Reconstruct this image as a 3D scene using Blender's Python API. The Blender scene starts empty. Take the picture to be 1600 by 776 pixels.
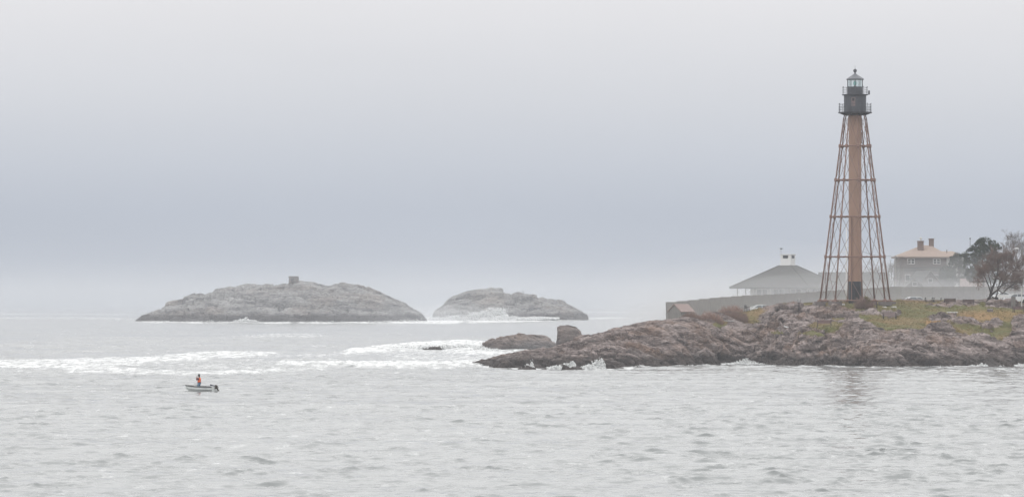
import bpy, bmesh, math, random
import numpy as np
from mathutils import Vector, Matrix, Euler

random.seed(7)
rng = np.random.default_rng(11)
S = bpy.context.scene
COL = S.collection
R = math.radians

# ------------------------------------------------------------------ camera
CAM_H = 9.5            # metres above the sea
FPX = 6000.0           # focal length in pixels of the 1600 wide photograph
HY = 470.0             # horizon row of the photograph
cam_d = bpy.data.cameras.new('camera')
cam = bpy.data.objects.new('camera', cam_d)
COL.objects.link(cam)
cam.location = (0, 0, CAM_H)
cam.rotation_euler = (R(90), 0, 0)
cam_d.sensor_width = 36.0
cam_d.lens = FPX / 1600 * 36.0
cam_d.shift_y = (HY - 388.0) / 1600.0
cam_d.clip_start = 1.0
cam_d.clip_end = 90000.0
S.camera = cam

# ------------------------------------------------------------------ world: overcast sky
world = bpy.data.worlds.new('World')
S.world = world
world.use_nodes = True
wn, wl = world.node_tree.nodes, world.node_tree.links
wn.clear()
w_out = wn.new('ShaderNodeOutputWorld')
w_bg = wn.new('ShaderNodeBackground')
w_bg.inputs['Strength'].default_value = 0.1
w_sky = wn.new('ShaderNodeTexSky')
w_sky.sky_type = 'NISHITA'
w_sky.sun_disc = False
SUN_EL, SUN_AZ = R(48), R(-60)
w_sky.sun_elevation = SUN_EL
w_sky.sun_rotation = SUN_AZ
w_sky.dust_density = 4.0
w_tc = wn.new('ShaderNodeTexCoord')
w_sep = wn.new('ShaderNodeSeparateXYZ')
w_ramp = wn.new('ShaderNodeValToRGB')
w_ramp.color_ramp.interpolation = 'LINEAR'
# cloud deck over a fog bank: value against the sine of the elevation
SKY = [(0.000, (0.44, 0.485, 0.565)), (0.010, (0.415, 0.462, 0.55)), (0.022, (0.465, 0.51, 0.595)), (0.036, (0.575, 0.61, 0.678)),
       (0.052, (0.685, 0.703, 0.748)), (0.075, (0.80, 0.798, 0.822)), (0.14, (1.06, 1.055, 1.05)), (0.30, (1.45, 1.44, 1.435)), (1.0, (1.7, 1.7, 1.7))]
SKY_GAIN = 10.0
cr = w_ramp.color_ramp
while len(cr.elements) < len(SKY):
    cr.elements.new(0.5)
for e, (p, c) in zip(cr.elements, SKY):
    e.position = p
    e.color = (*c, 1)
w_gain = wn.new('ShaderNodeVectorMath'); w_gain.operation = 'SCALE'
w_gain.inputs['Scale'].default_value = SKY_GAIN
w_noise = wn.new('ShaderNodeTexNoise')
w_noise.inputs['Scale'].default_value = 5.0
w_noise.inputs['Detail'].default_value = 3.0
w_map = wn.new('ShaderNodeMapping')
w_map.inputs['Scale'].default_value = (1, 1, 5)
w_nr = wn.new('ShaderNodeMapRange')
w_nr.inputs['To Min'].default_value = 0.955
w_nr.inputs['To Max'].default_value = 1.045
w_mul = wn.new('ShaderNodeVectorMath'); w_mul.operation = 'SCALE'
w_mix = wn.new('ShaderNodeMix'); w_mix.data_type = 'RGBA'
w_mix.inputs['Factor'].default_value = 0.97
wl.new(w_tc.outputs['Generated'], w_sep.inputs[0])
wl.new(w_sep.outputs['Z'], w_ramp.inputs[0])
wl.new(w_ramp.outputs[0], w_gain.inputs[0])
wl.new(w_tc.outputs['Generated'], w_map.inputs[0])
wl.new(w_map.outputs[0], w_noise.inputs['Vector'])
wl.new(w_noise.outputs['Fac'], w_nr.inputs['Value'])
wl.new(w_gain.outputs[0], w_mul.inputs[0])
wl.new(w_nr.outputs[0], w_mul.inputs['Scale'])
wl.new(w_sky.outputs[0], w_mix.inputs['A'])
wl.new(w_mul.outputs[0], w_mix.inputs['B'])
wl.new(w_mix.outputs['Result'], w_bg.inputs['Color'])
wl.new(w_bg.outputs[0], w_out.inputs['Surface'])

# ------------------------------------------------------------------ sun (veiled by cloud)
sun_d = bpy.data.lights.new('sun', 'SUN')
sun_d.energy = 0.7
sun_d.angle = R(25)
sun_d.color = (1.0, 0.97, 0.93)
sun = bpy.data.objects.new('sun', sun_d)
COL.objects.link(sun)
sun.location = (-200, 100, 300)
sun_dir = Vector((math.sin(SUN_AZ) * math.cos(SUN_EL), math.cos(SUN_AZ) * math.cos(SUN_EL), math.sin(SUN_EL)))
sun_dir = Vector((-0.45, -0.42, 0.79)).normalized()
sun.rotation_euler = sun_dir.to_track_quat('Z', 'Y').to_euler()
w_sky.sun_elevation = math.asin(sun_dir.z)
w_sky.sun_rotation = math.atan2(sun_dir.x, sun_dir.y)

# ------------------------------------------------------------------ exposure and render
S.view_settings.view_transform = 'Standard'
S.view_settings.look = 'None'
S.view_settings.exposure = 0.0
S.view_settings.gamma = 1.0
S.view_settings.use_curve_mapping = False
S.render.engine = 'CYCLES'
cy = S.cycles
cy.use_denoising = True
cy.max_bounces = 8
cy.diffuse_bounces = 2
cy.glossy_bounces = 3
cy.transmission_bounces = 6
cy.volume_bounces = 1
cy.transparent_max_bounces = 40
cy.sample_clamp_indirect = 6.0

HAZE_DENSITY = 2.0e-4

# ================================================================== helpers
def P(px, py, D):
    """world point that stands at distance D behind the pixel of the photograph"""
    return Vector(((px - 800.0) * D / FPX, D, CAM_H - (py - HY) * D / FPX))

def PX(px, D): return (px - 800.0) * D / FPX
def PZ(py, D): return CAM_H - (py - HY) * D / FPX
def WD(py): return CAM_H * FPX / (py - HY)          # distance of a water pixel

_perm = np.random.default_rng(3).permutation(256)
_perm = np.concatenate([_perm, _perm, _perm])
_grad = np.random.default_rng(4).normal(size=(256, 3))
_grad /= np.linalg.norm(_grad, axis=1)[:, None]

def pnoise(p):
    """Perlin noise, p (N,3) -> (N,), about -0.7..0.7"""
    i = np.floor(p).astype(np.int64)
    f = p - i
    u = f * f * f * (f * (f * 6 - 15) + 10)
    i &= 255
    out = 0
    for dx in (0, 1):
        wx = u[:, 0] if dx else 1 - u[:, 0]
        for dy in (0, 1):
            wy = u[:, 1] if dy else 1 - u[:, 1]
            for dz in (0, 1):
                wz = u[:, 2] if dz else 1 - u[:, 2]
                h = _perm[_perm[_perm[(i[:, 0] + dx) & 255] + ((i[:, 1] + dy) & 255)] + ((i[:, 2] + dz) & 255)]
                g = _grad[h]
                out = out + wx * wy * wz * (g[:, 0] * (f[:, 0] - dx) + g[:, 1] * (f[:, 1] - dy) + g[:, 2] * (f[:, 2] - dz))
    return out

def fbm(p, octaves=4, gain=0.5, lac=2.03):
    s, a, t = 0, 1.0, 0
    for k in range(octaves):
        s = s + a * pnoise(p + 17.3 * k)
        t += a
        a *= gain
        p = p * lac
    return s / t

def ridged(p, octaves=4, gain=0.55, lac=2.1):
    s, a, t = 0, 1.0, 0
    for k in range(octaves):
        s = s + a * (1 - np.minimum(1, 2.2 * np.abs(pnoise(p + 9.1 * k))))
        t += a
        a *= gain
        p = p * lac
    return s / t

def sstep(a, b, x):
    t = np.clip((x - a) / (b - a), 0.0, 1.0)
    return t * t * (3 - 2 * t)

# ---- materials
def mat_new(name):
    m = bpy.data.materials.new(name)
    m.use_nodes = True
    n, l = m.node_tree.nodes, m.node_tree.links
    return m, n, l, n['Principled BSDF']

def mat(name, col, rough=0.7, vary=0.15, scale=3.0, metallic=0.0, spec=0.3, bump=0.0, bump_scale=None, dark=None, stretch=(1, 1, 1)):
    """principled material with uneven colour (noise) and optional bump"""
    m, n, l, b = mat_new(name)
    tc = n.new('ShaderNodeTexCoord')
    mp = n.new('ShaderNodeMapping'); mp.inputs['Scale'].default_value = stretch
    l.new(tc.outputs['Object'], mp.inputs[0])
    nz = n.new('ShaderNodeTexNoise')
    nz.inputs['Scale'].default_value = scale
    nz.inputs['Detail'].default_value = 5
    nz.inputs['Roughness'].default_value = 0.65
    l.new(mp.outputs[0], nz.inputs['Vector'])
    rp = n.new('ShaderNodeValToRGB')
    rp.color_ramp.elements[0].position = 0.3
    rp.color_ramp.elements[1].position = 0.7
    d = dark or tuple(c * (1 - vary) for c in col)
    h = tuple(min(1, c * (1 + vary)) for c in col)
    rp.color_ramp.elements[0].color = (*d, 1)
    rp.color_ramp.elements[1].color = (*h, 1)
    l.new(nz.outputs['Fac'], rp.inputs[0])
    l.new(rp.outputs[0], b.inputs['Base Color'])
    b.inputs['Roughness'].default_value = rough
    b.inputs['Metallic'].default_value = metallic
    b.inputs['Specular IOR Level'].default_value = spec
    if bump:
        nb = n.new('ShaderNodeTexNoise'); nb.inputs['Scale'].default_value = bump_scale or scale * 4
        nb.inputs['Detail'].default_value = 4
        l.new(mp.outputs[0], nb.inputs['Vector'])
        bp = n.new('ShaderNodeBump'); bp.inputs['Strength'].default_value = bump
        l.new(nb.outputs['Fac'], bp.inputs['Height'])
        l.new(bp.outputs[0], b.inputs['Normal'])
    return m

# ---- mesh building
class MB:
    def __init__(s): s.v, s.f = [], []
    def add(s, vs, fs):
        o = len(s.v)
        s.v += [tuple(q) for q in vs]
        s.f += [tuple(i + o for i in f) for f in fs]
        return s
    def box(s, c, d, rz=0.0, rot=None):
        x, y, z = d[0] / 2, d[1] / 2, d[2] / 2
        q = [Vector(t) for t in ((-x, -y, -z), (x, -y, -z), (x, y, -z), (-x, y, -z), (-x, -y, z), (x, -y, z), (x, y, z), (-x, y, z))]
        M = rot.to_matrix() if rot is not None else Matrix.Rotation(rz, 3, 'Z')
        c = Vector(c)
        return s.add([c + M @ t for t in q], [(0, 3, 2, 1), (4, 5, 6, 7), (0, 1, 5, 4), (1, 2, 6, 5), (2, 3, 7, 6), (3, 0, 4, 7)])
    def tube(s, pts, rad, n=6, cap=True):
        pts = [Vector(p) for p in pts]
        if not hasattr(rad, '__len__'): rad = [rad] * len(pts)
        vs, fs = [], []
        for i, p in enumerate(pts):
            t = (pts[min(i + 1, len(pts) - 1)] - pts[max(i - 1, 0)])
            t = t.normalized() if t.length > 1e-9 else Vector((0, 0, 1))
            a = t.orthogonal() if i == 0 else (a - t * a.dot(t))
            a.normalize()
            b = t.cross(a)
            for k in range(n):
                w = 2 * math.pi * k / n
                vs.append(p + (a * math.cos(w) + b * math.sin(w)) * rad[i])
        for i in range(len(pts) - 1):
            for k in range(n):
                k2 = (k + 1) % n
                fs.append((i * n + k, i * n + k2, (i + 1) * n + k2, (i + 1) * n + k))
        if cap:
            fs.append(tuple(range(n - 1, -1, -1)))
            fs.append(tuple((len(pts) - 1) * n + k for k in range(n)))
        return s.add(vs, fs)
    def lathe(s, prof, n=24, c=(0, 0, 0), a0=0.0, caps=True):
        vs, fs = [], []
        for (r, z) in prof:
            for k in range(n):
                w = a0 + 2 * math.pi * k / n
                vs.append((c[0] + r * math.cos(w), c[1] + r * math.sin(w), c[2] + z))
        m = len(prof)
        for i in range(m - 1):
            for k in range(n):
                k2 = (k + 1) % n
                fs.append((i * n + k, i * n + k2, (i + 1) * n + k2, (i + 1) * n + k))
        if caps:
            fs.append(tuple(range(n - 1, -1, -1)))
            fs.append(tuple((m - 1) * n + k for k in range(n)))
        return s.add(vs, fs)
    def extrude(s, poly, d):
        """poly: list of points (3d), d: vector"""
        n = len(poly); d = Vector(d)
        vs = [Vector(p) for p in poly] + [Vector(p) + d for p in poly]
        fs = [tuple(range(n - 1, -1, -1)), tuple(range(n, 2 * n))]
        for k in range(n):
            fs.append((k, (k + 1) % n, n + (k + 1) % n, n + k))
        return s.add(vs, fs)
    def mesh(s, name):
        me = bpy.data.meshes.new(name)
        me.from_pydata(s.v, [], s.f)
        me.update()
        return me
    def build(s, name, m, parent=None, smooth=False, bevel=0.0, loc=None):
        me = s.mesh(name)
        if bevel or True:
            bm = bmesh.new(); bm.from_mesh(me)
            if bevel:
                bmesh.ops.bevel(bm, geom=list(bm.edges), offset=bevel, segments=2, affect='EDGES', clamp_overlap=True)
            bmesh.ops.recalc_face_normals(bm, faces=list(bm.faces))
            bm.to_mesh(me); bm.free()
        return link(name, me, m, parent, smooth, loc)

def link(name, me, m=None, parent=None, smooth=False, loc=None):
    if m is not None and not me.materials:
        me.materials.append(m)
    if smooth:
        me.polygons.foreach_set('use_smooth', [True] * len(me.polygons))
    o = bpy.data.objects.new(name, me)
    COL.objects.link(o)
    if parent is not None: o.parent = parent
    if loc is not None: o.location = loc
    return o

def tag(o, label=None, cat=None, group=None, kind=None):
    for k, v in (('label', label), ('category', cat), ('group', group), ('kind', kind)):
        if v: o[k] = v
    return o

def thing(name, label, cat, loc=(0, 0, 0), rz=0.0, group=None):
    o = bpy.data.objects.new(name, None)
    o.empty_display_size = 0.5
    COL.objects.link(o)
    o.location = loc
    o.rotation_euler = (0, 0, rz)
    return tag(o, label, cat, group)

def copy_tree(o, parent=None):
    c = o.copy(); COL.objects.link(c)
    if parent is not None:
        c.parent = parent
        c.matrix_parent_inverse = o.matrix_parent_inverse.copy()
    for ch in list(o.children): copy_tree(ch, c)
    return c

def grid_mesh(name, co, nx, ny, keep=None, smooth=False):
    """regular quad grid from co (ny*nx,3); keep: vertex mask"""
    idx = np.arange(nx * ny).reshape(ny, nx)
    q = np.stack([idx[:-1, :-1], idx[:-1, 1:], idx[1:, 1:], idx[1:, :-1]], -1).reshape(-1, 4)
    if keep is not None:
        q = q[keep[q].any(1)]
        used = np.unique(q)
        re = np.zeros(nx * ny, np.int64); re[used] = np.arange(len(used))
        q = re[q]; co = co[used]
    else:
        used = np.arange(nx * ny)
    me = bpy.data.meshes.new(name)
    me.vertices.add(len(co)); me.vertices.foreach_set('co', co.astype(np.float32).ravel())
    me.loops.add(q.size); me.loops.foreach_set('vertex_index', q.astype(np.int32).ravel())
    me.polygons.add(len(q))
    me.polygons.foreach_set('loop_start', np.arange(0, q.size, 4, dtype=np.int32))
    me.polygons.foreach_set('loop_total', np.full(len(q), 4, dtype=np.int32))
    me.polygons.foreach_set('use_smooth', np.full(len(q), smooth, dtype=bool))
    me.update(calc_edges=True)
    return me, used

def vattr(me, name, val):
    a = me.attributes.new(name, 'FLOAT', 'POINT')
    a.data.foreach_set('value', np.asarray(val, np.float32))
# ================================================================== terrain heights
class TPS:
    def __init__(s, pts, lam=0.02):
        pts = np.asarray(pts, float)
        s.c = pts[:, :2] / 10.0
        n = len(s.c)
        K = s.k(s.c)
        A = np.zeros((n + 3, n + 3))
        A[:n, :n] = K + lam * np.eye(n)
        A[:n, n] = 1; A[:n, n + 1:] = s.c
        A[n:, :n] = A[:n, n:].T
        s.w = np.linalg.solve(A, np.concatenate([pts[:, 2], [0, 0, 0]]))
    def k(s, q):
        d2 = ((q[:, None, :] - s.c[None]) ** 2).sum(-1)
        return 0.5 * d2 * np.log(d2 + 1e-12)
    def __call__(s, x, y):
        q = np.stack([np.ravel(x), np.ravel(y)], 1) / 10.0
        out = np.empty(len(q))
        n = len(s.c)
        for i in range(0, len(q), 40000):
            qq = q[i:i + 40000]
            out[i:i + 40000] = s.k(qq) @ s.w[:n] + s.w[n] + qq @ s.w[n + 1:]
        return out

HC = [735, 770, 800, 850, 905, 950, 1000, 1060, 1120, 1165, 1200, 1250, 1300, 1350, 1400, 1450, 1500, 1550, 1600, 1660, 1740]
HW = [571, 573, 574.5, 575.5, 575.5, 575, 574, 571.5, 568.5, 567, 568.5, 571, 573, 574, 574, 573.5, 573, 572, 571.5, 571, 570]
HS = [570, 560, 553, 545, 527, 516, 506, 496.5, 490.5, 486, 480, 474.5, 471.5, 470.6, 470, 469.6, 469.5, 470, 470, 470, 470]
HD = [561, 561, 563, 566, 571, 576, 582, 592, 600, 606, 606, 605, 606, 607, 608, 610, 612, 614, 616, 618, 620]
ctl = []
for px, pw, ps, ds in zip(HC, HW, HS, HD):
    dw = WD(pw)
    for t in (0.0, 0.22, 0.45, 0.7, 1.0):
        py = pw + (ps - pw) * t
        D = dw + (ds - dw) * t ** 1.75
        ctl.append((PX(px, D), D, PZ(py, D)))
    for dd, z in ((8, -1.6), (22, -3.5)):
        ctl.append((PX(px, dw - dd), dw - dd, z))
for x, y, z in ((-12, 560, -2.5), (-20, 575, -4), (-8, 575, -1.5), (-4, 585, -2.5), (3, 582, -0.6), (8, 592, -1.5), (14, 600, 0.5), (16, 615, -1.0), (20, 605, 2.5),
                (22, 622, 2.0), (18, 635, -2), (18, 660, -3), (18, 700, -3.5), (18, 780, -4), (10, 640, -4), (-10, 640, -5), (-30, 610, -5),
                (26, 640, 5.4), (32, 640, 6.0), (40, 640, 7.4), (52, 640, 8.5), (65, 640, 9.0), (80, 640, 9.2), (110, 640, 9.2),
                (27, 622, 5.6), (33, 615, 6.4), (40, 622, 7.4), (24, 612, 4.5), (28, 607, 5.6),
                (30, 700, 4.5), (45, 700, 7.6), (36, 665, 6.4), (30, 665, 5.2), (65, 700, 9.1), (90, 700, 9.3), (120, 700, 9.3),
                (30, 790, 4), (50, 790, 7.6), (80, 790, 9.2), (120, 790, 9.2)):
    ctl.append((x, y, z))
hz_tps = TPS(ctl)
# cached on a 1 m grid for placing things
_gx = np.arange(-30, 131, 1.0); _gy = np.arange(515, 801, 1.0)
_gz = hz_tps(*np.meshgrid(_gx, _gy)).reshape(len(_gy), len(_gx))
def hz(x, y):
    fx = np.clip((np.asarray(x, float) - _gx[0]), 0, len(_gx) - 1.001); fy = np.clip((np.asarray(y, float) - _gy[0]), 0, len(_gy) - 1.001)
    ix, iy = np.floor(fx).astype(int), np.floor(fy).astype(int)
    u, v = fx - ix, fy - iy
    return (_gz[iy, ix] * (1 - u) * (1 - v) + _gz[iy, ix + 1] * u * (1 - v) + _gz[iy + 1, ix] * (1 - u) * v + _gz[iy + 1, ix + 1] * u * v)
def ground_at(px, py, lo=545, hi=640):
    """where the sight line through a pixel first meets the headland"""
    D = np.arange(lo, hi, 0.1)
    z = hz(PX(px, D), D)
    hit = np.nonzero(PZ(py, D) <= z)[0]
    d = D[hit[0]] if len(hit) else D[np.argmin(PZ(py, D) - z)]
    return Vector((PX(px, d), d, float(hz(PX(px, d), d))))

def blob(px, py, cx, cy, rx, ry, soft=0.5):
    d = np.sqrt(((px - cx) / rx) ** 2 + ((py - cy) / ry) ** 2)
    return 1 - sstep(1 - soft, 1 + soft, d)

# ================================================================== rock materials
def rock_material(name, light, mid, dark, warm, strata_rot, scale=1.0, grass=False, wet=None):
    m, n, l, b = mat_new(name)
    geo = n.new('ShaderNodeNewGeometry')
    def mapping(sc, rot=(0, 0, 0)):
        q = n.new('ShaderNodeMapping')
        q.inputs['Scale'].default_value = sc; q.inputs['Rotation'].default_value = rot
        l.new(geo.outputs['Position'], q.inputs[0]); return q.outputs[0]
    def noise(vec, sc, det=5, ro=0.6):
        q = n.new('ShaderNodeTexNoise'); q.inputs['Scale'].default_value = sc * scale
        q.inputs['Detail'].default_value = det; q.inputs['Roughness'].default_value = ro
        l.new(vec, q.inputs['Vector']); return q.outputs['Fac']
    def ramp(fac, stops):
        q = n.new('ShaderNodeValToRGB'); e = q.color_ramp.elements
        while len(e) < len(stops): e.new(0.5)
        for k, (p, c) in zip(e, stops): k.position = p; k.color = (*c, 1) if len(c) == 3 else c
        l.new(fac, q.inputs[0]); return q.outputs[0]
    def mix(f, a, bb, blend='MIX'):
        q = n.new('ShaderNodeMix'); q.data_type = 'RGBA'; q.blend_type = blend
        for s_, v in (('Factor', f), ('A', a), ('B', bb)):
            if hasattr(v, 'is_linked'): l.new(v, q.inputs[s_])
            else: q.inputs[s_].default_value = v
        return q.outputs['Result']
    st = mapping((0.22, 0.5, 1.3), strata_rot)
    iso = mapping((1, 1, 1))
    c1 = ramp(noise(st, 0.9, 7, 0.7), [(0.33, dark), (0.46, mid), (0.60, light), (0.78, mid)])
    w = noise(iso, 0.16, 4)
    wf = ramp(w, [(0.5, (0, 0, 0)), (0.68, (1, 1, 1))])
    c2 = mix(wf, c1, mix(0.6, c1, (*warm, 1)))
    f3 = noise(mapping((0.8, 0.6, 1.4), strata_rot), 3.2, 6, 0.75)
    c3 = mix(0.75, c2, ramp(f3, [(0.32, (0.30, 0.29, 0.30)), (0.5, (0.9, 0.9, 0.9)), (0.68, (1.45, 1.42, 1.42))]), 'MULTIPLY')
    col = c3
    if wet is not None:      # weed and wet rock up to the reach of the swell
        sx = n.new('ShaderNodeSeparateXYZ'); l.new(geo.outputs['Position'], sx.inputs[0])
        ad = n.new('ShaderNodeMath'); ad.operation = 'MULTIPLY_ADD'
        l.new(noise(iso, 0.35, 4), ad.inputs[0]); ad.inputs[1].default_value = -2.6; l.new(sx.outputs['Z'], ad.inputs[2])
        mr = n.new('ShaderNodeMapRange'); mr.inputs['From Min'].default_value = wet - 1.8; mr.inputs['From Max'].default_value = wet - 0.6
        mr.inputs['To Min'].default_value = 0.85; mr.inputs['To Max'].default_value = 0.0
        l.new(ad.outputs[0], mr.inputs['Value'])
        col = mix(mr.outputs[0], col, (0.035, 0.030, 0.028, 1))
    rough = 0.85
    if grass:
        at = n.new('ShaderNodeAttribute'); at.attribute_name = 'grass'
        gn = noise(iso, 1.1, 6, 0.7)
        ad = n.new('ShaderNodeMath'); ad.operation = 'MULTIPLY_ADD'
        l.new(gn, ad.inputs[0]); ad.inputs[1].default_value = 1.25; l.new(at.outputs['Fac'], ad.inputs[2])
        hf = n.new('ShaderNodeMath'); hf.operation = 'MULTIPLY'; hf.inputs[1].default_value = 0.5
        l.new(ad.outputs[0], hf.inputs[0])
        gf = ramp(hf.outputs[0], [(0.50, (0, 0, 0)), (0.58, (1, 1, 1))])
        big = noise(mapping((0.5, 0.28, 1)), 0.22, 4)
        g1 = ramp(big, [(0.30, (0.135, 0.115, 0.045)), (0.44, (0.108, 0.110, 0.038)), (0.54, (0.165, 0.125, 0.056)), (0.66, (0.195, 0.125, 0.058))])
        g2 = mix(0.8, g1, ramp(noise(iso, 1.6, 6, 0.7), [(0.3, (0.55, 0.55, 0.5)), (0.7, (1.4, 1.4, 1.4))]), 'MULTIPLY')
        ar = n.new('ShaderNodeAttribute'); ar.attribute_name = 'rust'
        g3 = mix(ar.outputs['Fac'], g2, (0.30, 0.17, 0.07, 1))
        col = mix(gf, col, g3)
    l.new(col, b.inputs['Base Color'])
    b.inputs['Roughness'].default_value = rough
    b.inputs['Specular IOR Level'].default_value = 0.25
    bp = n.new('ShaderNodeBump'); bp.inputs['Strength'].default_value = 0.9; bp.inputs['Distance'].default_value = 0.25 / scale
    l.new(f3, bp.inputs['Height']); l.new(bp.outputs[0], b.inputs['Normal'])
    return m

M_HEAD = rock_material('headland_rock', (0.325, 0.275, 0.26), (0.145, 0.117, 0.108), (0.026, 0.022, 0.022), (0.225, 0.148, 0.108), (0.25, 0.5, 0.2), 1.0, True, 1.4)
M_SEAROCK = rock_material('sea_rock_stone', (0.24, 0.205, 0.19), (0.135, 0.11, 0.10), (0.035, 0.03, 0.03), (0.22, 0.155, 0.115), (0.2, 0.35, 0.2), 1.0, False, 1.2)
M_ISLE = rock_material('island_rock', (0.32, 0.315, 0.312), (0.185, 0.18, 0.178), (0.04, 0.039, 0.04), (0.24, 0.205, 0.18), (0.2, -0.4, 0.1), 0.34, False, 3.0)

_wr = np.random.default_rng(8)
_wj = _wr.uniform(0.08, 0.92, (512, 3)); _wo = _wr.uniform(-1, 1, 512); _wt = _wr.normal(0, 1, (512, 3))
def worley(p):
    """cells of broken rock: (offset of the cell, tilt of its face at p, distance to the joint)"""
    i = np.floor(p).astype(np.int64)
    n = len(p)
    f1 = np.full(n, 9.0); f2 = np.full(n, 9.0); hid = np.zeros(n, np.int64); dv = np.zeros((n, 3))
    for dx in (-1, 0, 1):
        for dy in (-1, 0, 1):
            for dz in (-1, 0, 1):
                c = i + (dx, dy, dz)
                h = (_perm[_perm[_perm[c[:, 0] & 255] + (c[:, 1] & 255)] + (c[:, 2] & 255)] + 256 * ((c[:, 0] ^ c[:, 2]) & 1)) & 511
                d = p - (c + _wj[h])
                r = (d * d).sum(1)
                lt = r < f1
                f2 = np.where(lt, f1, np.minimum(f2, r))
                f1 = np.where(lt, r, f1); hid = np.where(lt, h, hid); dv = np.where(lt[:, None], d, dv)
    return _wo[hid], (dv * _wt[hid]).sum(1), np.sqrt(f2) - np.sqrt(f1)

def rock_displace(co, nrm, amp, freq, d, seedoff=0.0, crack=0.8):
    """fractured, layered rock: joint-bounded blocks stretched along the dip direction d, moved along the normals"""
    d = np.array(d) / np.linalg.norm(d)
    a = np.cross(d, [0, 0, 1.0]); a /= np.linalg.norm(a); c = np.cross(a, d)
    q = np.stack([co @ d * 0.33, co @ a * 0.75, co @ c * 1.5], 1) * freq + seedoff
    big = fbm(q * 0.33 + 5, 3)
    q = q + np.stack([pnoise(q * 0.9 + 31), pnoise(q * 0.9 + 57), pnoise(q * 0.9 + 83)], 1) * 0.35
    o1, t1, e1 = worley(q * 0.42)
    o2, t2, e2 = worley(q * 1.35 + 11)
    o3, t3, e3 = worley(q * 3.1 + 23)
    disp = 1.5 * big + 0.85 * o1 + 0.75 * t1 + 0.30 * o2 + 0.28 * t2 + 0.11 * o3 + 0.14 * t3
    disp -= crack * (0.9 * (1 - sstep(0, 0.10, e1)) + 0.55 * (1 - sstep(0, 0.12, e2)) + 0.15 * (1 - sstep(0, 0.15, e3)))
    return co + nrm * (disp * amp)[:, None]

# ------------------------------------------------------------------ headland
def build_headland():
    xs = np.concatenate([np.arange(-14, 88, 0.17), np.arange(88, 128, 0.8)])
    ys = np.concatenate([np.arange(528, 612, 0.19), np.arange(612, 640, 0.6), np.arange(640, 800, 3.0)])
    X, Y = np.meshgrid(xs, ys)
    # heights: bicubic feel from the 1 m cache through the spline on a 0.5 m lattice
    x, y = X.ravel(), Y.ravel()
    z = hz(x, y)
    px = 800 + x * FPX / y; py = HY + (CAM_H - z) * FPX / y
    co = np.stack([x, y, z], 1)
    # where grass grows (field over the ground, given by its outline in the view)
    gx = [1140, 1185, 1200, 1290, 1300, 1335, 1350, 1365, 1385, 1440, 1455, 1475, 1500, 1530, 1560, 1580, 1590, 1620, 1760]
    gb = [478, 478, 478, 476, 478, 488, 500, 511, 514, 514, 507, 508, 518, 526, 529, 522, 500, 498, 500]
    g = 1 - sstep(-3, 3, py - np.interp(px, gx, gb))
    g[px < 1195] = 0
    g = np.maximum(g, blob(px, py, 1178, 492, 24, 11))
    g = np.maximum(g, blob(px, py, 1290, 507, 26, 5)); g = np.maximum(g, blob(px, py, 1268, 520, 22, 3.5)); g = np.maximum(g, blob(px, py, 1213, 520, 10, 2.5))
    g = np.maximum(g, 0.8 * blob(px, py, 1125, 506, 12, 4)); g = np.maximum(g, blob(px, py, 1310, 497, 16, 2.5))
    g = np.where(y > 607, 1, g) * np.where((y > 607) & (px < 1150), 0.75, 1)
    outc = np.zeros_like(x)          # bedrock outcrops that break the turf
    for c in ((1245, 485, 46, 7.5, .45), (1300, 489, 45, 6, .6), (1225, 497, 40, 9, .5), (1372, 491.5, 26, 3.5, .5), (1395, 493, 12, 3.5, .6), (1500, 475.5, 32, 4.2, .8), (1470, 478, 24, 1.8, .4),
              (1552, 477, 14, 2.6, .6), (1580, 478, 24, 2.6, .6), (1472, 499, 22, 5.5, .8), (1515, 507, 34, 4.5, .9), (1545, 508, 24, 6, .6), (1543, 516, 9, 3, .6), (1596, 510, 15, 13, .9), (1490, 494, 28, 1.6, .35), (1440, 470.3, 34, 1.1, .3), (1540, 470.8, 50, 0.8, .3)):
        o = blob(px, py, *c[:4], soft=0.45)
        outc = np.maximum(outc, o * c[4])
        g = g * (1 - o)
    z = z + outc * 0.75 * np.where(y < 607, 1, 0.4)
    co[:, 2] = z
    rust = np.maximum(blob(px, py, 1453, 516, 7, 3), 0.8 * blob(px, py, 1456, 504, 12, 3)); rust = np.maximum(rust, 0.5 * blob(px, py, 1560, 493, 60, 9))
    # normals of the base surface
    ny, nx = X.shape
    Zg = z.reshape(ny, nx)
    dzy, dzx = np.gradient(Zg, ys, xs)
    nrm = np.stack([-dzx.ravel(), -dzy.ravel() - 0.25 * (1 - g), np.ones(nx * ny)], 1)
    nrm /= np.linalg.norm(nrm, axis=1)[:, None]
    under = co.copy()
    rock = (1 - g) * np.where(y > 625, 0.15, 1)
    amp = 0.72 * rock * sstep(-2.5, 0.6, z) + 0.03
    amp = amp * (0.45 + 0.55 * sstep(-4, -14, y - np.interp(px, HC, HD)))
    co = rock_displace(under, nrm, amp, 0.62, (0.86, -0.32, -0.36))
    co = co + nrm * (0.07 * rock * (fbm(under * np.array([1.2, 1.2, 2.0]) * 1.1, 3) * 2))[:, None]
    # turf: low hummocks
    tur = fbm(under * np.array([0.5, 0.5, 0.5]), 3)
    co[:, 2] += g * (0.22 * tur + 0.05 * pnoise(under * 2.3))
    keep = co[:, 2] > -2.0
    me, used = grid_mesh('headland', co, nx, ny, keep)
    gg = g * sstep(1.0, 3.0, z)
    vattr(me, 'grass', gg[used]); vattr(me, 'rust', np.clip(rust, 0, 1)[used])
    o = link('headland', me, M_HEAD)
    tag(o, kind='structure')
    return co, gg

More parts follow.
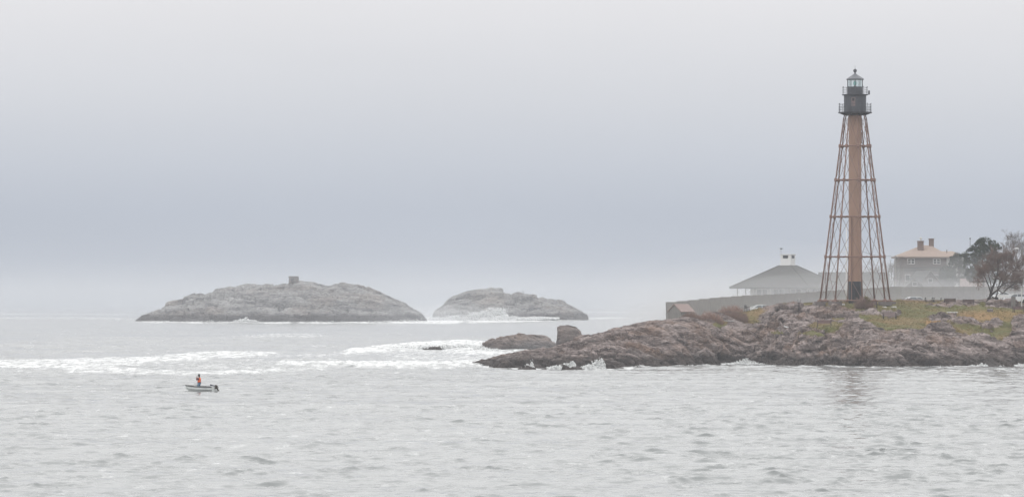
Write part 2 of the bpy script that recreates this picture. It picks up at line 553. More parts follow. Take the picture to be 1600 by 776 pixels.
def build_island(name, sky, Dw, Dr, depth, seed):
    xk = [PX(a, Dr) for a, b in sky]; zk = [PZ(b, Dr) for a, b in sky]
    xs = np.arange(xk[0] - 12, xk[-1] + 12, 0.55)
    ys = np.arange(Dr - depth - 6, Dr + depth + 6, 0.9)
    X, Y = np.meshgrid(xs, ys)
    ridge = np.interp(X, xk, zk, left=-3, right=-3)
    kk = np.exp(-0.5 * (np.arange(-8, 9) / 3.0) ** 2); kk /= kk.sum()
    rr = np.interp(xs, xk, zk, left=-3, right=-3); rs = np.convolve(np.pad(rr, 8, 'edge'), kk, 'valid')
    ridge = np.broadcast_to(0.5 * rs + 0.5 * rr, X.shape)
    base = fbm(np.stack([X.ravel() * 0.02 + seed, Y.ravel() * 0.02, 0 * X.ravel()], 1), 2).reshape(X.shape)
    wob = 0.25 * base
    u = (Y - Dr) / depth + wob * 0.9
    shape = np.where(u < 0, 1 - np.abs(u) ** 1.8, 1 - np.abs(u) ** 2.4)
    Z = (ridge + 1.5) * np.clip(shape, -0.6, 1) - 1.5
    x, y, z = X.ravel(), Y.ravel(), Z.ravel()
    co = np.stack([x, y, z], 1)
    dzy, dzx = np.gradient(Z, ys, xs)
    nrm = np.stack([-dzx.ravel(), -dzy.ravel(), np.ones(x.size)], 1); nrm /= np.linalg.norm(nrm, axis=1)[:, None]
    amp = 1.5 * sstep(-2, 3, z)
    co = rock_displace(co, nrm, amp * 0.95, 0.17, (0.9, -0.2, -0.25 if seed < 5 else 0.3), seed)
    co = co + nrm * (0.6 * fbm(co * 0.16 + seed, 3) * sstep(-2, 3, z))[:, None]
    fine = ridged(co * np.array([0.22, 0.3, 0.5]) + seed, 4, 0.62) - 0.5
    co = co + nrm * (0.5 * fine * sstep(-2, 2, z))[:, None]
    me, used = grid_mesh(name, co, X.shape[1], X.shape[0], co[:, 2] > -3)
    o = link(name, me, M_ISLE)
    return tag(o, kind='structure'), co

HEAD_CO, HEAD_G = build_headland()
SKY_L = [(212, 503), (222, 495), (240, 488), (262, 475), (290, 467), (325, 460.5), (355, 450.5), (385, 446), (420, 444), (445, 442), (470, 441.5), (487, 443), (503, 449.5), (522, 450), (535, 448.5), (550, 449.5), (570, 449.5), (600, 457), (622, 465), (640, 476), (655, 486), (668, 503)]
SKY_R = [(676, 503), (684, 490), (696, 474), (708, 463.5), (725, 458.5), (745, 455.5), (768, 454.5), (782, 456), (800, 460), (815, 462), (824, 464), (845, 462), (858, 466), (880, 474), (900, 485), (912, 492), (924, 503)]
isl, co_l = build_island('island', SKY_L, 1781, 1822, 44, 1.3)
isr, co_r = build_island('island', SKY_R, 1900, 1935, 38, 7.7)

def sea_rock(name, label, sky, Dr, depth, seed, block=False, group=None):
    xk = [PX(a, Dr) for a, b in sky]; zk = [PZ(b, Dr) for a, b in sky]
    xs = np.arange(xk[0] - 1.5, xk[-1] + 1.5, 0.14); ys = np.arange(Dr - depth - 1.5, Dr + depth + 1.5, 0.14)
    X, Y = np.meshgrid(xs, ys)
    ridge = np.interp(X, xk, zk, left=-2, right=-2)
    u = np.abs(Y - Dr) / depth
    Z = (ridge + 1.2) * np.clip(1 - u ** (5 if block else 2.0), -0.6, 1) - 1.2
    co = np.stack([X.ravel(), Y.ravel(), Z.ravel()], 1)
    dzy, dzx = np.gradient(Z, ys, xs)
    nrm = np.stack([-dzx.ravel(), -dzy.ravel(), np.ones(X.size)], 1); nrm /= np.linalg.norm(nrm, axis=1)[:, None]
    co = rock_displace(co, nrm, 0.4 * sstep(-1.5, 0.8, co[:, 2]) * (0.5 if block else 1), 0.75, (0.9, -0.2, -0.2), seed)
    me, _ = grid_mesh(name, co, X.shape[1], X.shape[0], co[:, 2] > -1.5)
    return tag(link(name, me, M_SEAROCK), label, 'rock', group)

sea_rock('sea_rock', 'long low brown rock ledge in the surf beside the upright block', [(744, 548), (752, 540), (765, 529), (785, 523), (810, 520), (835, 520.5), (855, 524), (868, 535), (882, 552)], 722, 8, 3.1)
sea_rock('sea_rock', 'upright square block of rock standing behind the low headland ridge', [(868, 552), (870, 512), (874, 507), (888, 507), (900, 510), (908, 516), (913, 530), (920, 552)], 706, 2.6, 5.7, True)
sea_rock('sea_rock', 'small dark flat rock awash in white foam away from shore', [(653, 552), (660, 545.5), (672, 543), (686, 543.5), (694, 551)], 728, 2.2, 8.2)
# ================================================================== sea
def sea_material():
    m, n, l, b = mat_new('sea_water')
    geo = n.new('ShaderNodeNewGeometry')
    at = n.new('ShaderNodeAttribute'); at.attribute_name = 'foam'
    mp = n.new('ShaderNodeMapping'); mp.inputs['Scale'].default_value = (1.0, 0.28, 1.0)
    l.new(geo.outputs['Position'], mp.inputs[0])
    mp2 = n.new('ShaderNodeMapping'); mp2.inputs['Scale'].default_value = (0.8, 0.35, 1.0)
    l.new(geo.outputs['Position'], mp2.inputs[0])
    # fine ripples
    n1 = n.new('ShaderNodeTexNoise'); n1.inputs['Scale'].default_value = 2.2; n1.inputs['Detail'].default_value = 5; n1.inputs['Roughness'].default_value = 0.6
    l.new(mp2.outputs[0], n1.inputs['Vector'])
    bp = n.new('ShaderNodeBump'); bp.inputs['Strength'].default_value = 0.12; bp.inputs['Distance'].default_value = 0.05
    l.new(n1.outputs['Fac'], bp.inputs['Height'])
    ac = n.new('ShaderNodeAttribute'); ac.attribute_name = 'chop'
    n3 = n.new('ShaderNodeTexNoise'); n3.inputs['Scale'].default_value = 0.42; n3.inputs['Detail'].default_value = 4; n3.inputs['Roughness'].default_value = 0.55
    l.new(mp2.outputs[0], n3.inputs['Vector'])
    bp3 = n.new('ShaderNodeBump'); bp3.inputs['Distance'].default_value = 0.45
    l.new(ac.outputs['Fac'], bp3.inputs['Strength']); l.new(n3.outputs['Fac'], bp3.inputs['Height']); l.new(bp.outputs[0], bp3.inputs['Normal'])
    # foam break-up
    n2 = n.new('ShaderNodeTexNoise'); n2.inputs['Scale'].default_value = 0.7; n2.inputs['Detail'].default_value = 10; n2.inputs['Roughness'].default_value = 0.66
    l.new(mp.outputs[0], n2.inputs['Vector'])
    ma = n.new('ShaderNodeMath'); ma.operation = 'ADD'
    ns = n.new('ShaderNodeMapRange'); ns.clamp = False
    ns.inputs['From Min'].default_value = 0.3; ns.inputs['From Max'].default_value = 0.7; ns.inputs['To Min'].default_value = -0.15; ns.inputs['To Max'].default_value = 1.15
    l.new(n2.outputs['Fac'], ns.inputs['Value']); l.new(ns.outputs[0], ma.inputs[0]); l.new(at.outputs['Fac'], ma.inputs[1])
    mr = n.new('ShaderNodeMapRange'); mr.interpolation_type = 'SMOOTHSTEP'
    mr.inputs['From Min'].default_value = 0.70; mr.inputs['From Max'].default_value = 1.65
    l.new(ma.outputs[0], mr.inputs['Value'])
    b.inputs['Base Color'].default_value = (0.20, 0.21, 0.21, 1)
    b.inputs['Roughness'].default_value = 0.12
    b.inputs['IOR'].default_value = 1.333
    l.new(bp3.outputs[0], b.inputs['Normal'])
    f = n.new('ShaderNodeBsdfPrincipled')
    f.inputs['Base Color'].default_value = (0.66, 0.67, 0.668, 1); f.inputs['Roughness'].default_value = 0.8
    f.inputs['Specular IOR Level'].default_value = 0.2
    mx = n.new('ShaderNodeMixShader')
    l.new(mr.outputs[0], mx.inputs[0]); l.new(b.outputs[0], mx.inputs[1]); l.new(f.outputs[0], mx.inputs[2])
    l.new(mx.outputs[0], n['Material Output'].inputs['Surface'])
    return m
M_SEA = sea_material()

wr = np.random.default_rng(5)
NW = 72
lam = np.exp(np.linspace(math.log(0.5), math.log(3.6), NW)) * wr.uniform(0.9, 1.1, NW)
th = math.pi / 2 + 0.18 + wr.normal(0, 0.62, NW)           # crests mostly across the view
kx, ky = 2 * math.pi / lam * np.cos(th), 2 * math.pi / lam * np.sin(th)
wa = 0.0066 * lam ** 0.75 * np.where(lam > 2.3, 0.62, 1.0)
wp = wr.uniform(0, 2 * math.pi, NW)
SW = [(9.5, 1.75, 0.035, 0.5), (7.6, 1.2, 0.03, 2.5), (34, 1.45, 0.07, 0.3), (23, 1.8, 0.04, 2.0), (51, 1.3, 0.09, 4.0), (15, 1.9, 0.03, 1.0)]

def foam_field(px, py):
    f = np.zeros_like(px)
    def band(pts, half, s, soft=1.0):
        a = np.array(pts, float)
        yc = np.interp(px, a[:, 0], a[:, 1]); hw = np.interp(px, a[:, 0], a[:, 2]) if a.shape[1] > 2 else half
        inx = sstep(a[0, 0] - 25, a[0, 0] + 25, px) * (1 - sstep(a[-1, 0] - 25, a[-1, 0] + 25, px))
        return s * inx * (1 - sstep(0.45, 1.0 + soft * 0.5, np.abs(py - yc) / hw))
    ragged = 0.6 + 1.5 * (0.5 + 0.5 * np.sin(px * 0.071) * np.sin(px * 0.023 + 1) + 0.3 * np.sin(px * 0.31))
    for bnd in (([(-60, 572, 7), (100, 569, 7), (200, 564, 6.5), (300, 558, 6), (400, 553, 5), (440, 552, 2)], 5, 0.76),
                ([(90, 577, 2), (200, 580, 3), (300, 583, 2.5), (420, 579, 2), (520, 577, 2.5)], 3, 0.70),
                ([(260, 570, 6), (400, 571, 7), (540, 570, 5)], 5, 0.34),
                ([(-100, 572, 16), (300, 568, 18), (560, 566, 16)], 14, 0.18),
                ([(430, 567, 3), (560, 571, 3.5), (650, 570, 5), (740, 569, 5), (790, 566, 6)], 3, 0.84),
                ([(530, 552, 3), (580, 548, 5), (650, 541, 5), (720, 538, 5.5), (770, 541, 6)], 5, 0.86),
                ([(600, 556, 10), (700, 554, 13), (800, 553, 12)], 11, 0.46),
                ([(690, 547, 6), (770, 550, 9), (850, 556, 8)], 6, 0.78),
                ([(390, 560, 3), (470, 556, 3), (560, 553, 3)], 3, 0.42),
                ([(360, 526, 2.5), (430, 523, 3), (510, 524, 2)], 2.5, 0.46),
                ([(470, 541, 1.2), (530, 541, 1.2)], 1.2, 0.52),
                ([(-60, 497, 2), (120, 496, 2), (215, 499, 1.5)], 2, 0.33),
                ([(-60, 490, 2), (215, 491, 1.5)], 2, 0.33),
                ([(215, 503, 1.2), (300, 503.5, 1.2), (420, 504, 1.3), (560, 504, 1.2), (700, 503.5, 2.4), (870, 500.5, 1.5), (925, 499, 1)], 1.2, 0.75),
                ([(600, 502, 2), (660, 500, 4.5), (720, 500, 5), (800, 498, 4), (880, 498, 2)], 3, 1.0),
                ([(915, 497, 1.2), (1010, 496, 1.2)], 1.2, 0.55),
                ([(900, 487, 1.5), (1040, 488, 1.5)], 1.5, 0.40),
                ([(1240, 578, 2.2), (1350, 578, 2), (1420, 580, 2), (1600, 577, 3), (1700, 577, 3)], 2, 0.38)):
        f = np.maximum(f, band(*bnd))
    f = np.where(py < 506, f * np.clip(ragged, 0.25, 1.15), f)
    return f

CHOP = 1.15
def sea_heights(x, y, minlam, scale=1.0):
    z = np.zeros_like(x)
    for L, t, a, p in SW:
        if L > minlam * 0.8: z += a * np.sin(2 * math.pi / L * (x * math.cos(t) + y * math.sin(t)) + p)
    c = np.zeros_like(x); hx = np.zeros_like(x); hy = np.zeros_like(x)
    for k in range(NW):
        if lam[k] >= minlam:
            ph = kx[k] * x + ky[k] * y + wp[k]; co_ = wa[k] * np.cos(ph)
            c += wa[k] * np.sin(ph); hx += co_ * math.cos(th[k]); hy += co_ * math.sin(th[k])
    gust = 0.50 + 2.6 * np.clip(fbm(np.stack([x * 0.36, y * 0.13, 0 * x], 1), 3) + 0.03 + 0.25 * pnoise(np.stack([x * 0.02, y * 0.008, 0 * x + 7], 1)), 0, 0.6)
    gu = np.clip(gust, 0.3, 1.65)
    return z + c * gu * scale, hx * gu * CHOP, hy * gu * CHOP

def sea_patch(xs, ys, minlam, hole=None, fade=None):
    X, Y = np.meshgrid(xs, ys); x, y = X.ravel(), Y.ravel()
    yy = np.maximum(y, 60)
    px = 800 + x * FPX / yy; py = HY + CAM_H * FPX / yy
    py_n = py + 1.2 * fbm(np.stack([x * 0.06, y * 0.01, 0 * x + 3], 1), 2) * 6 * np.clip((py - 480) / 60, 0.05, 1)
    fo = foam_field(px, py_n)
    fo[y < 100] = 0
    z, hx, hy = sea_heights(x, y, minlam)
    # surf: raised, broken water where the foam is thick
    s = np.clip(fo - 0.35, 0, 1)
    zone = (y > 440) & (y < 1000)
    tum = np.zeros_like(x)
    if zone.any():
        q = np.stack([x * 0.7, y * 0.22, 0 * x], 1)[zone]
        tum[zone] = np.clip(0.25 + ridged(q, 4) * 0.9, 0, 2)
    z = z + s * tum * np.where(px > 480, 1.0, 0.7)
    # shore wash: thin line where the sea meets the headland
    near = (x > -25) & (x < 125) & (y > 520) & (y < 640)
    if near.any():
        t = hz(x[near], y[near])
        wash = 0.85 * (1 - sstep(0.3, 1.0, np.abs(t + 0.5) / 1.1)) * np.clip(0.75 + 1.1 * fbm(np.stack([x[near] * 0.12, 0 * x[near], 0 * x[near]], 1), 2), 0.3, 1.2)
        fo[near] = np.maximum(fo[near], wash)
    if fade is not None: z = z * fade(x, y)
    if hole is not None: z = z - hole(x, y)
    if fade is not None: hx, hy = hx * fade(x, y), hy * fade(x, y)
    co = np.stack([x + hx, y + hy, z], 1)
    return co, len(xs), len(ys), fo

def grow(a, b, step, f=1.18):
    out = [a]
    while out[-1] < b:
        out.append(out[-1] + step); step *= f
    return np.array(out)

def build_sea():
    P0 = (-36, 36, 150, 241); P1 = (-50, 50, 240, 345); P2 = (-86, 86, 344, 604); P3 = (-112, 40, 603, 1004)
    parts = []
    parts.append(sea_patch(np.arange(P0[0], P0[1], 0.16), np.arange(P0[2], P0[3], 0.19), 0.5))
    parts.append(sea_patch(np.arange(P1[0], P1[1], 0.21), np.arange(P1[2], P1[3], 0.25), 0.6))
    parts.append(sea_patch(np.arange(P2[0], P2[1], 0.34), np.arange(P2[2], P2[3], 0.46), 1.0))
    parts.append(sea_patch(np.arange(P3[0], P3[1], 0.62), np.arange(P3[2], P3[3], 0.95), 2.2))
    def hole(x, y):
        ins = np.zeros_like(x)
        for a, b_, c, d in (P0, P1, P2, P3):
            w = sstep(0, 3, x - a) * sstep(0, 3, b_ - x) * (y > c + (3 if c == P0[2] else -3)) * (y < d + (-3 if d == P3[3] else 3))
            ins = np.maximum(ins, w)
        return 1.3 * ins
    xs = np.concatenate([-grow(330, 16000, 8)[::-1], np.arange(-324, 324.1, 3.0), grow(330, 16000, 8)])
    ys = np.concatenate([[-1500, -600, -200, 0, 60, 100, 130, 149, 153, 156], np.arange(165, 640, 5.0), np.arange(640, 2100, 3.0), grow(2103, 17000, 4)])
    def fade(x, y): return np.clip(1.4 - np.maximum(np.abs(x) - 324, np.maximum(y - 2100, 140 - y)) / 800, 0, 1)
    parts.append(sea_patch(xs, ys, 7.0, hole, fade))
    obs = []
    meshes = []
    # one sheet: the patches share one mesh
    cos, qs, fs, o = [], [], [], 0
    for co, nx, ny, fo in parts:
        idx = np.arange(nx * ny).reshape(ny, nx)
        q = np.stack([idx[:-1, :-1], idx[:-1, 1:], idx[1:, 1:], idx[1:, :-1]], -1).reshape(-1, 4)
        # leave out what lies under the land
        c = co[q[:, 0]]
        t = np.where((c[:, 0] > -25) & (c[:, 0] < 128) & (c[:, 1] > 520) & (c[:, 1] < 799), hz(c[:, 0], c[:, 1]), -9)
        q = q[t < 2.5]
        cos.append(co); fs.append(fo); qs.append(q + o); o += len(co)
    co = np.concatenate(cos); q = np.concatenate(qs); fo = np.concatenate(fs)
    me = bpy.data.meshes.new('sea')
    me.vertices.add(len(co)); me.vertices.foreach_set('co', co.astype(np.float32).ravel())
    me.loops.add(q.size); me.loops.foreach_set('vertex_index', q.astype(np.int32).ravel())
    me.polygons.add(len(q))
    me.polygons.foreach_set('loop_start', np.arange(0, q.size, 4, dtype=np.int32))
    me.polygons.foreach_set('loop_total', np.full(len(q), 4, dtype=np.int32))
    me.polygons.foreach_set('use_smooth', np.ones(len(q), dtype=bool))
    me.update(calc_edges=True)
    vattr(me, 'foam', fo)
    vattr(me, 'chop', 0.75 * sstep(330, 640, co[:, 1]) * (1 - 0.5 * sstep(1500, 4000, co[:, 1])))     # wavelets finer than the mesh farther out
    return tag(link('sea', me, M_SEA), kind='structure')
build_sea()
# ================================================================== paints
M_TAN = mat('tower_tan_paint', (0.30, 0.19, 0.14), 0.6, 0.14, 0.8, bump=0.05, stretch=(1, 1, 0.3))
M_TANLEG = mat('tower_brown_paint', (0.20, 0.12, 0.095), 0.6, 0.2, 2.0)
M_ROD = mat('bracing_rod_paint', (0.17, 0.11, 0.095), 0.6, 0.2, 2.0)
M_BLACKP = mat('tower_black_paint', (0.030, 0.032, 0.038), 0.45, 0.25, 1.5)
M_GREYP = mat('lantern_grey_paint', (0.055, 0.058, 0.068), 0.5, 0.2, 1.5)
M_ROOFM = mat('lantern_roof_metal', (0.12, 0.125, 0.14), 0.45, 0.15, 2.0)
M_DOORP = mat('faded_door_paint', (0.16, 0.12, 0.12), 0.7, 0.1)
M_CONC = mat('weathered_concrete', (0.15, 0.13, 0.125), 0.9, 0.25, 2.0, bump=0.3)
M_WHITE = mat('white_paint', (0.62, 0.62, 0.62), 0.5, 0.04, 1.0)
M_OFFW = mat('aged_white_paint', (0.50, 0.50, 0.49), 0.6, 0.08, 1.0)
M_BLACK = mat('black_iron', (0.02, 0.02, 0.022), 0.5, 0.2)
M_DARKWOOD = mat('dark_bench_wood', (0.075, 0.045, 0.042), 0.7, 0.3, 4.0, stretch=(0.3, 2, 2))
M_GREYWOOD = mat('silvered_board_wood', (0.19, 0.178, 0.168), 0.85, 0.22, 2.5, stretch=(1, 1, 0.25))
M_GREYPOST = mat('silvered_post_wood', (0.165, 0.155, 0.147), 0.85, 0.2, 2.5)
M_SHINGLE = mat('grey_roof_shingle', (0.075, 0.075, 0.073), 0.9, 0.2, 2.0, bump=0.3)
M_TANROOF = mat('tan_roof_shingle', (0.30, 0.235, 0.20), 0.9, 0.12, 2.0, bump=0.3)
M_HOUSE = mat('brown_shingle_wall', (0.125, 0.108, 0.102), 0.85, 0.2, 2.5, stretch=(0.5, 0.5, 3))
M_TRIMD = mat('dark_trim_paint', (0.05, 0.05, 0.05), 0.7, 0.15)
M_BRICK = mat('chimney_brick', (0.16, 0.115, 0.10), 0.9, 0.25, 5.0)
M_GLASSD = mat('window_glass_dark', (0.02, 0.024, 0.028), 0.08, 0.1, spec=0.6)
M_PINKROOF = mat('faded_red_roof', (0.27, 0.205, 0.19), 0.9, 0.12, 1.5)
M_STONE = mat('pale_granite', (0.42, 0.40, 0.39), 0.85, 0.15, 4.0, bump=0.2)

def glass_mat():
    m, n, l, b = mat_new('lantern_glass')
    t = n.new('ShaderNodeBsdfTransparent'); t.inputs[0].default_value = (0.95, 0.98, 0.98, 1)
    g = n.new('ShaderNodeBsdfGlossy'); g.inputs['Roughness'].default_value = 0.03
    x = n.new('ShaderNodeMixShader'); x.inputs[0].default_value = 0.14
    l.new(t.outputs[0], x.inputs[1]); l.new(g.outputs[0], x.inputs[2])
    l.new(x.outputs[0], n['Material Output'].inputs['Surface'])
    return m
M_GLASS = glass_mat()
M_LENS, _n, _l, _b = mat_new('green_beacon_lens')
_b.inputs['Base Color'].default_value = (0.02, 0.20, 0.17, 1); _b.inputs['Roughness'].default_value = 0.15
_b.inputs['Emission Color'].default_value = (0.03, 0.40, 0.34, 1); _b.inputs['Emission Strength'].default_value = 0.35

# unit bar along z, shared by all straight members
_unit = {}
def bar(name, a, b, r, m, parent, n=8):
    """round bar from a to b as an object of its own; all share one mesh per material"""
    key = (m.name, n)
    if key not in _unit:
        me = MB().tube([(0, 0, 0), (0, 0, 1)], 1.0, n).mesh('bar_' + m.name)
        me.materials.append(m)
        _unit[key] = me
    a, b = Vector(a), Vector(b)
    o = bpy.data.objects.new(name, _unit[key]); COL.objects.link(o); o.parent = parent
    d = b - a
    o.location = a
    o.rotation_mode = 'QUATERNION'
    o.rotation_quaternion = d.to_track_quat('Z', 'Y')
    o.scale = (r, r, d.length)
    return o

# ================================================================== lighthouse
LD = 600.0
def build_lighthouse():
    k = LD / FPX
    bx, by, bz = PX(1336.0, LD), LD, PZ(471.5, LD)
    T = thing('lighthouse', 'tall skeletal lighthouse with brown central column and dark lantern room', 'lighthouse', (bx, by, bz))
    def z(py): return PZ(py, LD) - bz
    # column
    MB().lathe([(1.0, z(439.5)), (1.0, z(178))], 32).build('column', M_TAN, T, smooth=False).data.polygons.foreach_set('use_smooth', [False] * 34)
    MB().lathe([(1.03, z(474)), (1.03, z(439.5))], 32).build('column_base', M_BLACKP, T)
    for py in (415, 390, 365, 340.5, 316, 291, 266, 241, 216, 194):
        MB().lathe([(1.004, z(py) - 0.05), (1.02, z(py) - 0.05), (1.02, z(py) + 0.05), (1.004, z(py) + 0.05)], 32, caps=False).build('column_seam', M_TAN, T)
    # pipe on the near side and its fixings, door in the base
    bar('conduit_pipe', (-0.62, -0.93, z(470)), (-0.62, -0.93, z(338)), 0.06, M_TANLEG, T)
    bar('conduit_pipe', (0.98, -0.3, z(224)), (0.98, -0.3, z(207)), 0.07, M_TANLEG, T)
    MB().box((0.25, -1.03, z(457)), (0.85, 0.10, 2.0)).build('column_door', M_BLACK, T)
    levels = [469.0, 401.0, 338.5, 281.3, 228.3, 181.0]
    def rad(py): return 1.76 + (5.55 - 1.76) * (py - 181.0) / (469.0 - 181.0)
    ang = [R(6.5 + 45 * i) for i in range(8)]
    def pt(i, py, f=1.0):
        a = ang[i % 8]; r = rad(py) * f
        return Vector((r * math.cos(a), r * math.sin(a), z(py)))
    for i in range(8):
        lg = MB()
        top = pt(i, 179.0)
        lg.tube([pt(i, 471.0), pt(i, 401), pt(i, 338.5), pt(i, 281.3), pt(i, 228.3), pt(i, 186), top + Vector((-top.x * 0.1, -top.y * 0.1, 0.25))], [0.125, 0.12, 0.115, 0.105, 0.10, 0.09, 0.085], 10)
        leg = lg.build('leg', M_TANLEG, T, smooth=True)
        for py in levels[:-1]:                                  # cast joints
            p = pt(i, py)
            MB().lathe([(0.17, -0.3), (0.235, -0.18), (0.235, 0.18), (0.16, 0.3)], 10, p).build('leg_joint', M_TANLEG, leg)
        f = pt(i, 471)
        MB().box((f.x, f.y, f.z + 0.12), (0.75, 0.75, 0.24), ang[i], None).build('leg_shoe', M_TANLEG, leg)
        MB().box((f.x, f.y, f.z - 0.30), (1.55, 1.55, 0.62), ang[i], None).build('footing', M_CONC, T, bevel=0.04)
    for py in levels[:-1]:
        for i in range(8):
            a, b = pt(i, py), pt(i + 1, py)
            bar('ring_strut', a, b, 0.07 if py < 460 else 0.08, M_TANLEG, T)
            bar('radial_strut', a, Vector((math.cos(ang[i]) * 1.0, math.sin(ang[i]) * 1.0, z(py))), 0.06, M_TANLEG, T)
            if py < 460:                                        # turnbuckle collars on the struts
                for t in (0.3, 0.5, 0.7):
                    q = a.lerp(b, t); d = (b - a).normalized()
                    bar('strut_collar', q - d * 0.12, q + d * 0.12, 0.115, M_TANLEG, T)
    for j in range(len(levels) - 1):
        for i in range(8):
            bar('brace_rod', pt(i, levels[j]), pt(i + 1, levels[j + 1]), 0.033, M_ROD, T, 6)
            bar('brace_rod', pt(i + 1, levels[j]), pt(i, levels[j + 1]), 0.033, M_ROD, T, 6)
    # ---- gallery
    zg = z(175.5)
    MB().lathe([(1.0, zg - 0.55), (1.55, zg - 0.40), (1.9, zg - 0.2), (2.62, zg - 0.16), (2.64, zg), (1.0, zg)], 32).build('gallery_deck', M_BLACKP, T)
    for i in range(16):
        a = 2 * math.pi * i / 16
        MB().extrude([(1.5, -0.04, zg - 0.55), (2.5, -0.04, zg - 0.16), (1.5, -0.04, zg - 0.16)], (0, 0.08, 0)).build('gallery_bracket', M_BLACKP, T).rotation_euler = (0, 0, a)
    def rail(r, z0, h, nposts, nrails, rp, name):
        g = thing_part(name, T)
        for i in range(nposts):
            a = 2 * math.pi * (i + 0.5) / nposts
            p = Vector((r * math.cos(a), r * math.sin(a), z0))
            MB().tube([p, p + Vector((0, 0, h + 0.05))], rp, 6).lathe([(0.02, h + 0.04), (0.06, h + 0.08), (0.06, h + 0.14), (0.01, h + 0.18)], 6, p).build('railing_post', M_GREYP, g)
        for q in range(nrails):
            zz = z0 + h * (q + 1) / nrails
            MB().tube([(r * math.cos(2 * math.pi * i / 32), r * math.sin(2 * math.pi * i / 32), zz) for i in range(33)], rp * 0.8, 6).build('handrail', M_GREYP, g)
        return g
    g1 = rail(2.52, zg, 1.22, 12, 3, 0.03, 'gallery_railing')
    bal = MB()
    for i in range(72):
        a = 2 * math.pi * i / 72
        bal.tube([(2.52 * math.cos(a), 2.52 * math.sin(a), zg + 0.05), (2.52 * math.cos(a), 2.52 * math.sin(a), zg + 0.98)], 0.012, 4)
    bal.build('railing_infill', M_GREYP, g1)
    # ---- watch room
    zw0, zw1 = zg, z(149.5)
    MB().lathe([(1.72, zw0), (1.72, zw1 - 0.15), (1.78, zw1 - 0.12), (1.78, zw1)], 32).build('watch_room', M_GREYP, T)
    for i in range(16):
        a = 2 * math.pi * (i + 0.5) / 16
        MB().box((1.725 * math.cos(a), 1.725 * math.sin(a), (zw0 + zw1) / 2 - 0.1), (0.03, 0.05, zw1 - zw0 - 0.25), a).build('wall_seam', M_GREYP, T)
    a = R(-104)
    dr = MB().box((1.70 * math.cos(a), 1.70 * math.sin(a), z(160)), (0.12, 0.62, 1.35), a).build('watch_room_door', M_DOORP, T)
    MB().box((1.74 * math.cos(a), 1.74 * math.sin(a), z(156.5)), (0.08, 0.36, 0.4), a).build('door_pane', M_GLASSD, dr)
    # ---- upper gallery and lantern
    MB().lathe([(1.6, zw1), (2.04, zw1 + 0.05), (2.06, zw1 + 0.17), (1.2, zw1 + 0.17)], 32).build('upper_deck', M_GREYP, T)
    zu = zw1 + 0.17
    rail(1.96, zu, 1.05, 10, 3, 0.026, 'upper_railing')
    box = MB().box((2.16, -0.25, zu + 0.28), (0.26, 0.26, 0.62)).build('signal_box', M_GREYP, T)
    MB().box((2.0, -0.25, zu + 0.0), (0.4, 0.1, 0.08)).build('box_bracket', M_GREYP, box)
    zl0, zl1 = z(136), z(124.6)
    MB().lathe([(1.25, zu), (1.25, zl0 - 0.08), (1.30, zl0 - 0.06), (1.30, zl0)], 10, a0=R(18)).build('lantern_wall', M_GREYP, T)
    lan = MB()
    for i in range(10):
        a0, a1 = R(18 + 36 * i), R(18 + 36 * (i + 1))
        p0 = Vector((1.2 * math.cos(a0), 1.2 * math.sin(a0), 0)); p1 = Vector((1.2 * math.cos(a1), 1.2 * math.sin(a1), 0))
        MB().tube([p0 + Vector((0, 0, zl0)), p0 + Vector((0, 0, zl1))], 0.045, 6).build('glazing_bar', M_GREYP, T)
        mdl = (p0 + p1) / 2; aa = math.atan2(mdl.y, mdl.x)
        MB().box(mdl + Vector((0, 0, (zl0 + zl1) / 2)), (0.015, (p1 - p0).length - 0.08, zl1 - zl0 - 0.02), aa).build('glass_pane', M_GLASS, T)
    lens = MB().lathe([(0.12, zl0), (0.12, zl0 + 0.25), (0.2, zl0 + 0.27), (0.24, zl0 + 0.45), (0.25, zl0 + 0.62), (0.22, zl0 + 0.8), (0.12, zl0 + 0.92)], 16).build('beacon_lens', M_LENS, T, smooth=True)
    MB().lathe([(0.2, zl0 - 0.01), (0.2, zl0 + 0.12), (0.14, zl0 + 0.26)], 12).build('lens_stand', M_BLACKP, lens)
    rf = MB().lathe([(1.36, zl1 - 0.04), (1.42, zl1 + 0.02), (1.40, zl1 + 0.12), (0.80, z(119.6)), (0.28, z(116.2)), (0.16, z(115)), (0.14, z(113.6))], 10, a0=R(18)).build('lantern_roof', M_ROOFM, T)
    MB().lathe([(0.10, z(114)), (0.16, z(113.2)), (0.26, z(112)), (0.30, z(110.6)), (0.26, z(109.3)), (0.12, z(108.2)), (0.05, z(107.6))], 16).build('ventilator_ball', M_GREYP, rf, smooth=True)
    bar('lightning_rod', (0, 0, z(108)), (0, 0, z(102.5)), 0.022, M_GREYP, rf, 6)
    return T

def thing_part(name, parent):
    o = bpy.data.objects.new(name, None); o.empty_display_size = 0.2
    COL.objects.link(o); o.parent = parent
    return o
build_lighthouse()

# ================================================================== flagpole behind the tower
def build_flagpole():
    D = 612; x = PX(1322.6, D); zb = float(hz(x, D)) - 0.1
    T = thing('flagpole', 'tall white flagpole with a short yard standing just behind the lighthouse column', 'flagpole', (x, D, zb))
    h = PZ(352, D) - zb
    MB().tube([(0, 0, 0), (0, 0, 2.2), (0, 0, h * 0.45), (0, 0, h)], [0.17, 0.15, 0.11, 0.05], 12).build('pole', M_WHITE, T, smooth=True)
    zz = PZ(394, D) - zb
    MB().tube([(-0.95, 0, zz), (0.55, 0, zz)], 0.05, 8).build('yard', M_WHITE, T)
    MB().lathe([(0.02, h), (0.1, h + 0.08), (0.1, h + 0.16), (0.02, h + 0.22)], 10).build('finial', M_OFFW, T)
build_flagpole()

